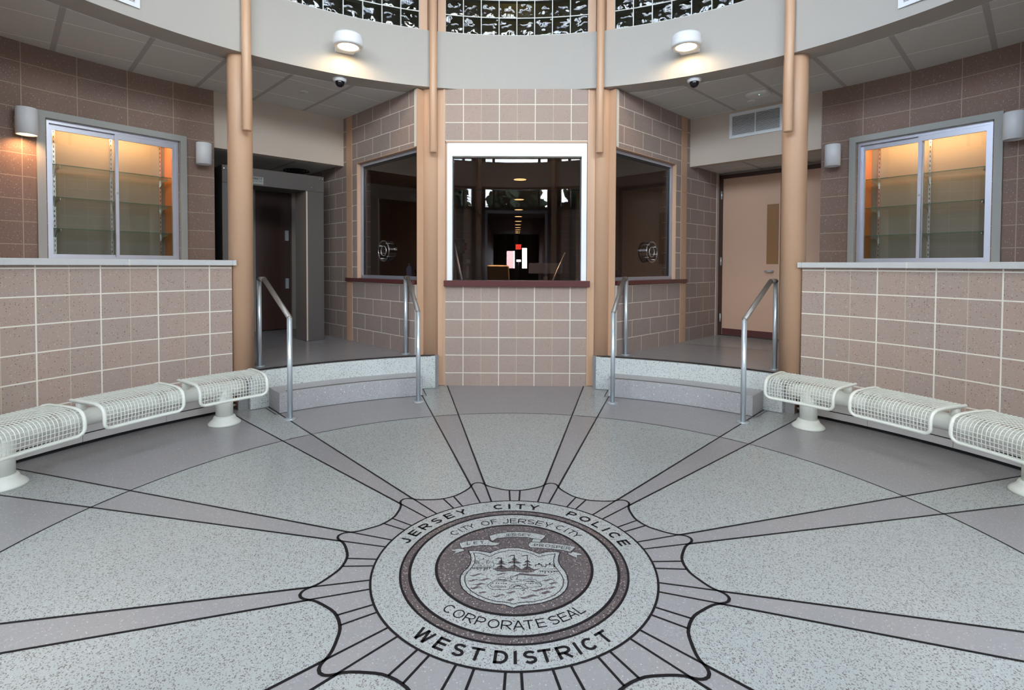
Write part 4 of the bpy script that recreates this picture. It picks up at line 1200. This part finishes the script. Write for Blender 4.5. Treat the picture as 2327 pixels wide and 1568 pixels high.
def text_line(mb, text, place, h, t, total):
    """place(x, y) -> 3D; cap height h, squeezed to the total length"""
    x = 0; cells = []
    for ch in text:
        if ch == ' ': x += 0.35; continue
        q, w = glyph(ch, t); cells.append((x, q)); x += w + 0.16
    k = total / (x - 0.16)
    for dx, q in cells:
        for pts in q: mb.poly([place((px + dx) * k, py * h) for px, py in pts])
m = MB()
text_line(m, 'GARRETT', lambda x, y: Q(PL0 + 0.012 + x, DB - 0.0075, 2.424 + y, -1), 0.028, 0.24, PL1 - PL0 - 0.03)
m.build('lettering', M['blackplastic'], plate, recalc=False)
m = MB()
text_line(m, 'METAL DETECTORS', lambda x, y: Q(PL0 + 0.012 + x, DB - 0.0075, 2.400 + y, -1), 0.012, 0.16, PL1 - PL0 - 0.03)
m.build('small_lettering', M['blackplastic'], plate, recalc=False)

EMB = {"so":[[-221,103],[-195,106],[-169,104],[-149,98],[-130,92],[-116,86],[-100,101],[-67,122],[-25,134],[15,133],[58,121],[90,104],[119,83],[142,94],[172,103],[198,102],[222,98],[211,67],[206,33],[208,0],[216,-27],[229,-59],[235,-90],[236,-129],[230,-168],[216,-201],[190,-233],[154,-260],[114,-280],[69,-291],[36,-295],[14,-302],[-2,-313],[-19,-303],[-41,-293],[-74,-289],[-114,-277],[-155,-253],[-191,-225],[-217,-193],[-231,-160],[-236,-126],[-236,-96],[-227,-65],[-211,-39],[-202,-6],[-201,27],[-207,67]],"si":[[-194,84],[-167,83],[-140,71],[-115,54],[-98,71],[-67,95],[-24,110],[15,110],[57,97],[90,80],[117,54],[141,68],[170,77],[195,80],[186,44],[183,10],[187,-22],[201,-59],[212,-90],[217,-125],[210,-168],[193,-201],[164,-233],[126,-256],[81,-272],[36,-277],[14,-282],[-1,-289],[-16,-283],[-41,-276],[-75,-272],[-112,-257],[-150,-233],[-181,-206],[-203,-174],[-215,-136],[-217,-101],[-208,-70],[-193,-36],[-183,-1],[-183,38],[-188,64]],"poly":{"banner_mid":[[-128,244],[-89,268],[-37,282],[15,286],[68,282],[120,269],[159,253],[156,236],[136,207],[111,216],[67,230],[15,234],[-36,231],[-88,219],[-110,190],[-120,206]],"banner_let":[[-273,173],[-239,191],[-189,202],[-131,206],[-120,191],[-108,184],[-78,178],[-81,208],[-71,173],[-75,162],[-95,151],[-152,153],[-201,145],[-255,125],[-265,144]],"banner_prosper":[[83,188],[130,186],[184,180],[233,169],[282,153],[301,143],[272,103],[229,115],[180,125],[131,132],[77,138],[68,158],[73,175]],"banner_fold":[[95,222],[84,189],[129,187],[137,207],[111,215]],"tail_let":[[-261,120],[-247,122],[-237,106],[-298,68],[-281,92],[-310,109],[-271,124]],"tail_prosper":[[258,94],[253,82],[298,46],[299,71],[327,74],[311,92],[280,105],[271,91]]},"fill":[[[-98,-42],[-29,-44],[33,-46],[89,-47],[123,-38],[101,-50],[76,-70],[54,-72],[15,-65],[-16,-60],[-53,-67],[-80,-58]],[[-87,-41],[-60,-14],[-30,-42]],[[-82,-8],[-60,7],[-37,-7]],[[-73,8],[-61,26],[-47,10]],[[-92,34],[-75,45],[-59,46],[-59,42],[-73,39]],[[-29,-40],[1,-9],[32,-46]],[[-30,3],[1,27],[31,4]],[[-11,30],[0,50],[12,30]],[[-30,55],[-14,68],[0,72],[0,67],[-13,63]],[[36,-46],[61,-18],[89,-46]],[[38,-15],[61,3],[83,-14]],[[46,10],[62,28],[76,11]],[[33,59],[47,68],[62,71],[62,66],[47,62]],[[2,-95],[27,-76],[75,-83],[148,-90],[135,-97],[75,-95],[30,-88]],[[-108,184],[-78,176],[-97,182],[-107,187]],[[-202,-92],[-193,-94],[-184,-94],[-176,-91],[-167,-85],[-159,-81],[-150,-80],[-141,-84],[-132,-91],[-132,-91],[-141,-88],[-150,-88],[-158,-92],[-166,-97],[-175,-102],[-183,-103],[-192,-99],[-202,-92]],[[-83,-83],[-77,-84],[-71,-84],[-65,-81],[-59,-77],[-53,-74],[-47,-74],[-41,-77],[-35,-82],[-35,-82],[-41,-81],[-47,-81],[-53,-84],[-59,-88],[-65,-91],[-70,-91],[-76,-88],[-83,-83]],[[-207,-132],[-200,-133],[-193,-133],[-186,-130],[-179,-126],[-172,-122],[-165,-121],[-158,-125],[-150,-131],[-150,-131],[-158,-129],[-165,-130],[-172,-133],[-178,-137],[-185,-141],[-192,-141],[-199,-138],[-207,-132]],[[-152,-124],[-146,-125],[-140,-125],[-134,-122],[-127,-118],[-121,-115],[-115,-114],[-108,-118],[-102,-123],[-102,-123],[-108,-122],[-114,-123],[-121,-126],[-127,-130],[-133,-133],[-139,-133],[-146,-130],[-152,-124]],[[-175,-160],[-169,-160],[-162,-159],[-156,-156],[-150,-152],[-144,-149],[-138,-149],[-132,-153],[-125,-159],[-125,-159],[-131,-158],[-137,-159],[-144,-162],[-149,-166],[-155,-169],[-162,-169],[-168,-165],[-175,-160]],[[-190,-184],[-184,-185],[-177,-184],[-171,-181],[-165,-176],[-158,-173],[-152,-173],[-145,-177],[-138,-184],[-138,-184],[-145,-183],[-151,-184],[-157,-187],[-164,-191],[-170,-195],[-176,-194],[-183,-191],[-190,-184]],[[-152,-216],[-147,-217],[-142,-216],[-137,-213],[-133,-210],[-128,-208],[-123,-208],[-118,-211],[-113,-216],[-113,-216],[-118,-215],[-123,-216],[-127,-218],[-132,-221],[-137,-224],[-141,-223],[-146,-221],[-152,-216]],[[-34,-214],[-29,-214],[-23,-213],[-17,-210],[-12,-207],[-6,-204],[0,-204],[6,-207],[11,-213],[11,-213],[6,-212],[0,-213],[-6,-216],[-11,-220],[-17,-222],[-23,-222],[-29,-219],[-34,-214]],[[-92,-237],[-85,-238],[-77,-238],[-70,-235],[-63,-230],[-56,-227],[-49,-226],[-41,-230],[-34,-236],[-34,-236],[-41,-235],[-48,-235],[-56,-238],[-63,-243],[-70,-246],[-77,-247],[-84,-243],[-92,-237]],[[17,-241],[28,-244],[39,-243],[50,-239],[61,-232],[72,-227],[83,-226],[94,-231],[105,-240],[105,-240],[94,-237],[83,-238],[72,-242],[61,-248],[50,-254],[39,-255],[28,-250],[17,-241]],[[-28,-261],[-24,-260],[-20,-258],[-16,-256],[-13,-253],[-9,-252],[-5,-252],[-1,-256],[3,-261],[3,-261],[-1,-262],[-5,-263],[-9,-266],[-12,-269],[-16,-270],[-20,-269],[-24,-266],[-28,-261]],[[122,-125],[128,-127],[135,-126],[142,-123],[149,-119],[156,-115],[162,-115],[169,-118],[175,-124],[175,-124],[169,-123],[162,-123],[155,-126],[148,-131],[141,-134],[135,-134],[128,-131],[122,-125]],[[149,-148],[153,-148],[158,-146],[163,-144],[168,-141],[173,-138],[178,-139],[182,-142],[187,-147],[187,-147],[182,-147],[177,-148],[172,-151],[167,-154],[162,-156],[158,-156],[153,-153],[149,-148]],[[142,-179],[147,-179],[152,-178],[157,-175],[162,-172],[167,-170],[172,-170],[177,-173],[182,-178],[182,-178],[177,-178],[172,-179],[167,-182],[161,-185],[156,-187],[152,-187],[147,-184],[142,-179]],[[71,-195],[80,-197],[90,-197],[100,-193],[110,-187],[120,-182],[130,-181],[139,-185],[149,-193],[149,-193],[139,-191],[129,-191],[119,-195],[109,-201],[99,-206],[90,-207],[80,-203],[71,-195]],[[109,-212],[115,-212],[121,-210],[127,-207],[134,-203],[140,-200],[146,-201],[152,-205],[157,-212],[157,-212],[151,-212],[145,-214],[139,-217],[133,-221],[126,-224],[120,-223],[115,-219],[109,-212]],[[30,-198],[33,-198],[35,-197],[38,-196],[40,-194],[43,-193],[45,-193],[48,-195],[50,-198],[50,-198],[48,-198],[45,-198],[43,-200],[40,-201],[38,-203],[35,-202],[33,-201],[30,-198]]],"lines":[[2.0,[[-178,-9],[-179,6],[-174,19],[-168,16],[-162,8],[-161,-9]]],[1.6,[[-173,-9],[-174,5],[-167,8],[-166,-9]]],[2.0,[[-165,22],[-147,30],[-145,46],[-142,30],[-118,20],[-126,14],[-125,-8]]],[2.0,[[-117,-8],[-117,5],[-105,11],[-96,3],[-93,-8],[-93,-26],[-181,-28]]],[3.6,[[-191,-37],[-107,-35]]],[4.7,[[-60,43],[-59,-43]]],[5.1,[[0,72],[1,-40]]],[4.7,[[62,71],[60,-46]]],[4.3,[[-82,-8],[-37,-7]]],[4.7,[[-30,3],[31,4]]],[4.3,[[38,-15],[83,-14]]],[3.6,[[-11,30],[12,30]]],[3.6,[[-73,8],[-47,8]]],[3.6,[[46,10],[76,11]]],[3.6,[[-75,-26],[-44,-26]]],[3.6,[[48,-32],[74,-32]]],[5.1,[[98,-25],[99,-10],[112,-8],[113,2],[117,2],[117,-8],[127,-9],[127,-24],[145,-24],[146,-9],[161,-8],[163,4],[166,4],[166,-8],[183,-8],[182,-26],[188,-26]]],[2.8,[[131,-42],[191,-41]]],[3.6,[[111,-58],[197,-60]]],[2.0,[[-69,-125],[-69,-112],[-62,-106],[-55,-105],[-46,-107],[-38,-114],[-38,-124],[-69,-125]]],[2.0,[[-17,-127],[-9,-127],[-9,-123],[-15,-121],[-15,-98],[15,-98],[13,-122],[26,-124],[28,-132],[44,-132],[41,-122],[96,-122],[98,-134],[112,-141],[121,-160],[115,-173],[58,-178]]],[2.0,[[-17,-127],[-81,-128],[-89,-135],[-103,-150],[-114,-166],[-109,-181],[-93,-195],[-28,-195],[-20,-188],[-18,-174],[-6,-161],[17,-154],[41,-159],[57,-174],[59,-187],[-17,-189]]],[1.6,[[44,-132],[109,-146],[116,-160]]],[1.6,[[-80,-136],[-17,-134],[-12,-142],[22,-136]]],[1.6,[[-89,-144],[-103,-167],[-93,-180],[-35,-180],[-35,-173],[-85,-172]]],[1.6,[[59,-117],[74,-109],[83,-118]]],[3.9,[[-188,-36],[-187,-48]]],[3.9,[[-180,-36],[-179,-48]]],[3.9,[[-172,-36],[-171,-48]]],[3.9,[[-155,-36],[-154,-48]]],[3.9,[[-147,-36],[-146,-48]]],[3.9,[[-130,-36],[-129,-47]]],[3.9,[[-112,-35],[-112,-47]]],[4.3,[[-165,-36],[-164,-54]]],[4.3,[[-136,-36],[-135,-61]]],[4.3,[[-123,-35],[-122,-51]]],[4.3,[[119,-58],[118,-67]]],[4.3,[[128,-58],[128,-68]]],[4.3,[[140,-58],[138,-79]]],[4.3,[[154,-58],[153,-69]]],[4.3,[[169,-58],[168,-72]]],[4.3,[[183,-57],[182,-67]]],[4.3,[[194,-57],[193,-64]]],[3.2,[[-183,-20],[-177,-20]]],[3.2,[[-169,-20],[-163,-19]]],[3.2,[[-154,-19],[-148,-19]]],[3.2,[[-140,-19],[-133,-19]]],[3.2,[[-125,-19],[-119,-19]]],[3.2,[[-111,-19],[-104,-19]]],[5.9,[[-79,-152],[-74,-152]]],[5.9,[[-69,-152],[-64,-152]]],[5.9,[[-57,-152],[-52,-152]]],[5.9,[[-47,-152],[-42,-152]]],[5.9,[[-37,-152],[-31,-152]]],[5.9,[[49,-151],[54,-150]]],[5.9,[[59,-150],[64,-150]]],[5.9,[[69,-150],[74,-150]]],[5.9,[[79,-150],[85,-150]]],[5.9,[[91,-150],[97,-150]]],[5.1,[[54,-136],[68,-136]]],[5.1,[[73,-136],[87,-135]]],[4.7,[[33,-182],[42,-178]]],[4.7,[[29,-176],[36,-168]]],[4.7,[[23,-173],[27,-162]]],[7.9,[[17,-172],[17,-161]]],[4.7,[[11,-173],[8,-163]]],[4.7,[[5,-177],[-2,-169]]],[4.7,[[2,-182],[-7,-179]]]],"let":[[-226,171],[-192,176],[-160,180]],"jer":[[-44,251],[-23,254],[1,256],[26,256],[50,255],[74,253]],"pro":[[107,159],[134,157],[164,153],[190,147],[215,142],[239,138],[263,132]]}

# ================================================================== FLOOR MEDALLION
med = thing('floor_medallion', 'large round city seal with scalloped star border inlaid in the terrazzo floor', 'floor emblem', (0, 0, 0))
RS, RD, RL, RBn = 0.646, 0.520, 0.480, 0.3625
TAB = [(0, .924), (1.2, .919), (2.2, .904), (2.9, .884), (3.6, .866), (4.6, .850), (6, .833), (7.5, .818), (9.3, .802), (11, .791), (13, .785), (15, .783)]
def star_r(d):
    d = abs(d)
    for (a, r), (b, q) in zip(TAB, TAB[1:]):
        if d <= b: return r + (q - r) * (d - a) / (b - a)
    return TAB[-1][1]
star = []
for k in range(12):
    c = SP[k]
    for i in range(60):
        d = -15 + i * 0.5; star.append(p2(star_r(d), c + d))
flat([star[::-1]], 'star_border', M['mauve'], 0.0012, med)
flat(strip(star, 0.013, True), 'star_outline', M['black'], 0.0018, med)
ls = []
for c in SP:
    for sg in (-1, 1):
        ls += strip([p2(RS - 0.005, c + sg * spoke_az(RS)), p2(0.91, c + sg * spoke_az(0.91))], 0.010)
for c in range(0, 360, 30):
    for sg in (-1, 1):
        ls += strip([p2(RS - 0.005, c + sg * degrees(0.027 / RS)), p2(0.785, c + sg * degrees(0.0325 / 0.785))], 0.010)
flat(ls, 'ray_lines', M['black'], 0.0018, med)
def disk(R): return [p2(R, -2.5 * i) for i in range(144)]
def ann(R0, R1, n=144):
    return [[p2(R0, 360 / n * (i + 1)), p2(R0, 360 / n * i), p2(R1, 360 / n * i), p2(R1, 360 / n * (i + 1))] for i in range(n)]
def ring_o(R0, R1, nm, mat, z): return flat(ann(R0, R1), nm, mat, z, med)
ring_o(RD, RS - 0.004, 'outer_ring', M['light'], 0.0022)
ring_o(RL, RD, 'plum_ring', M['dark'], 0.0022)
ring_o(RBn, RL, 'inner_ring', M['light'], 0.0022)
flat([disk(RBn)], 'plum_field', M['dark'], 0.0022, med)
for q0, q1 in ((RS - 0.010, RS), (RD - 0.010, RD), (RL - 0.013, RL), (RBn - 0.013, RBn)): flat(ann(q0, q1), 'ring_line', M['black'], 0.0027, med)

def arc_word(name, chars, azs, r0, r1, t, ws, bottom=False):
    """letters on an arc, r0..r1 the letter height; bottom words have their heads towards the centre"""
    h = abs(r1 - r0); m = MB()
    for ch, az in zip(chars, azs):
        quads, w = glyph(ch, t, ws)
        a = radians(az); rad = (sin(a), cos(a)); tan = (cos(a), -sin(a))
        for q in quads:
            out = []
            for x, y in q:
                u = (x - w / 2) * h; v = y * h
                if not bottom: out.append((rad[0] * (r0 + v) + tan[0] * u, rad[1] * (r0 + v) + tan[1] * u, 0.0029))
                else: out.append((rad[0] * (r1 - v) - tan[0] * u, rad[1] * (r1 - v) - tan[1] * u, 0.0029))
            m.poly(out)
    o = m.build(name, M['black'], med, recalc=False)
    for p in o.data.polygons:
        if p.normal.z < 0: p.flip()
B1, B2, TH = 0.205, 0.19, 0.115
arc_word('lettering', 'JERSEY', [-70.6, -62.6, -54.6, -46.6, -38.6, -30.6], 0.547, 0.606, B1, 1.28)
arc_word('lettering', 'CITY', [-9.2, -3.0, 3.4, 11.2], 0.540, 0.600, B1, 1.28)
arc_word('lettering', 'POLICE', [33.4, 41.8, 50.0, 56.4, 63.0, 70.9], 0.545, 0.604, B1, 1.28)
arc_word('lettering', 'WEST', [-144.8, -153.0, -160.2, -166.9], 0.546, 0.608, B2, 1.15, True)
arc_word('lettering', 'DISTRICT', [-175.6, 179.4, 174.2, 168.7, 161.8, 156.6, 151.6, 144.6], 0.546, 0.608, B2, 1.15, True)
arc_word('lettering', 'CITY', [-48.6, -43.4, -39.0, -34.0], 0.387, 0.432, TH, 1.12)
arc_word('lettering', 'OF', [-22.6, -15.6], 0.380, 0.429, TH, 1.12)
arc_word('lettering', 'JERSEY', [-6.8, -0.8, 6.0, 12.8, 19.4, 26.2], 0.375, 0.426, TH, 1.12)
arc_word('lettering', 'CITY', [35.8, 41.2, 45.8, 51.0], 0.386, 0.434, TH, 1.12)
arc_word('lettering', 'CORPORATE', [-141.2, -148.3, -155.3, -161.9, -169.2, -176.2, 177.5, 171.9, 165.2], 0.387, 0.437, TH, 1.12, True)
arc_word('lettering', 'SEAL', [157.8, 151.8, 146.4, 140.6], 0.387, 0.437, TH, 1.12, True)

# shield, ships and ribbon
mm_ = lambda pts: [(x / 1000, y / 1000) for x, y in pts]
so, si = mm_(EMB['so']), mm_(EMB['si'])
sh = flat([so], 'shield', M['light'], 0.0027, med)
flat(strip(so, 0.0042, True) + strip(si, 0.0036, True), 'shield_outline', M['black'], 0.0033, sh)
FI = [mm_(p) for p in EMB['fill']]
LN = [(max(0.0020, w / 1000 * 0.80), mm_(p)) for w, p in EMB['lines']]
def figure(name, fills, lns, edge=0.0016):
    """one figure of the shield: plum fill with black edges and line work"""
    ls = []
    for k in fills: ls += strip(FI[k], edge, True)
    for k in lns: ls += strip(LN[k][1], LN[k][0])
    if fills:
        o = flat([FI[k] for k in fills], name, M['dark'], 0.0032, sh)
        return flat(ls, name + '_outline', M['black'], 0.0036, sh)
    return flat(ls, name, M['black'], 0.0036, sh)
figure('sailing_ship', range(0, 13), range(5, 16))
figure('smoke_plume', [13], [])
figure('harbour_building', [], list(range(0, 4)) + list(range(43, 49)))
figure('pier', [], [4, 17, 18] + list(range(26, 43)))
figure('skyline', [], [16])
figure('paddle_ferry', [], list(range(19, 26)) + list(range(49, len(LN))))
for k in range(15, len(FI)):
    flat([FI[k]], 'wave', M['dark'], 0.0032, sh)
rb = None
order = ['banner_fold', 'tail_let', 'tail_prosper', 'banner_let', 'banner_prosper', 'banner_mid']
rb = flat([mm_(EMB['poly'][k]) for k in order], 'ribbon', M['light'], 0.0027, med)
ol = []
for k in order: ol += strip(mm_(EMB['poly'][k]), 0.0032, True)
flat(ol, 'ribbon_outline', M['black'], 0.0033, rb)
flat([FI[14]], 'ribbon_shadow', M['dark'], 0.0034, rb)
def rib_text(name, chars, pts, h):
    m = MB(); P2 = mm_(pts)
    for i, ch in enumerate(chars):
        quads, w = glyph(ch, 0.125, 1.15)
        a = Vector(P2[max(0, i - 1)]); b = Vector(P2[min(len(P2) - 1, i + 1)]); d = (b - a).normalized(); nrm = Vector((-d.y, d.x)); c = Vector(P2[i])
        for q in quads:
            m.poly([tuple(c + d * ((x - w / 2) * h) + nrm * ((y - 0.5) * h)) + (0.0034,) for x, y in q])
    o = m.build(name, M['black'], rb, recalc=False)
    for p in o.data.polygons:
        if p.normal.z < 0: p.flip()
rib_text('lettering', 'LET', EMB['let'], 0.025)
rib_text('lettering', 'JERSEY', EMB['jer'], 0.026)
rib_text('lettering', 'PROSPER', EMB['pro'], 0.026)

# amber lamp of the dim upstairs room behind the glass blocks
t = thing('upstairs_lamp', 'amber lamp glowing behind the glass blocks over the white-framed window', 'lamp', (-0.05, 4.9, 5.5))
m = MB(); m.lathe([(0.0, 0.0), (0.16, 0.03), (0.20, 0.12), (0.04, 0.20)], (-0.05, 4.9, 5.45), 20, cap=False); m.build('globe', emit('amber_glow', (1.0, 0.62, 0.2), 0.06), t)
m = MB(); m.tube([(-0.05, 4.9, 5.64), (-0.05, 4.9, ZTOP)], 0.01, 6); m.build('stem', M['chrome'], t)
pl = bpy.data.lights.new('upstairs_light', 'POINT'); pl.energy = 2.5; pl.color = (1.0, 0.7, 0.3); pl.shadow_soft_size = 0.1
po = bpy.data.objects.new('upstairs_light', pl); po.location = (-0.02, 4.95, 5.2); COL.objects.link(po)
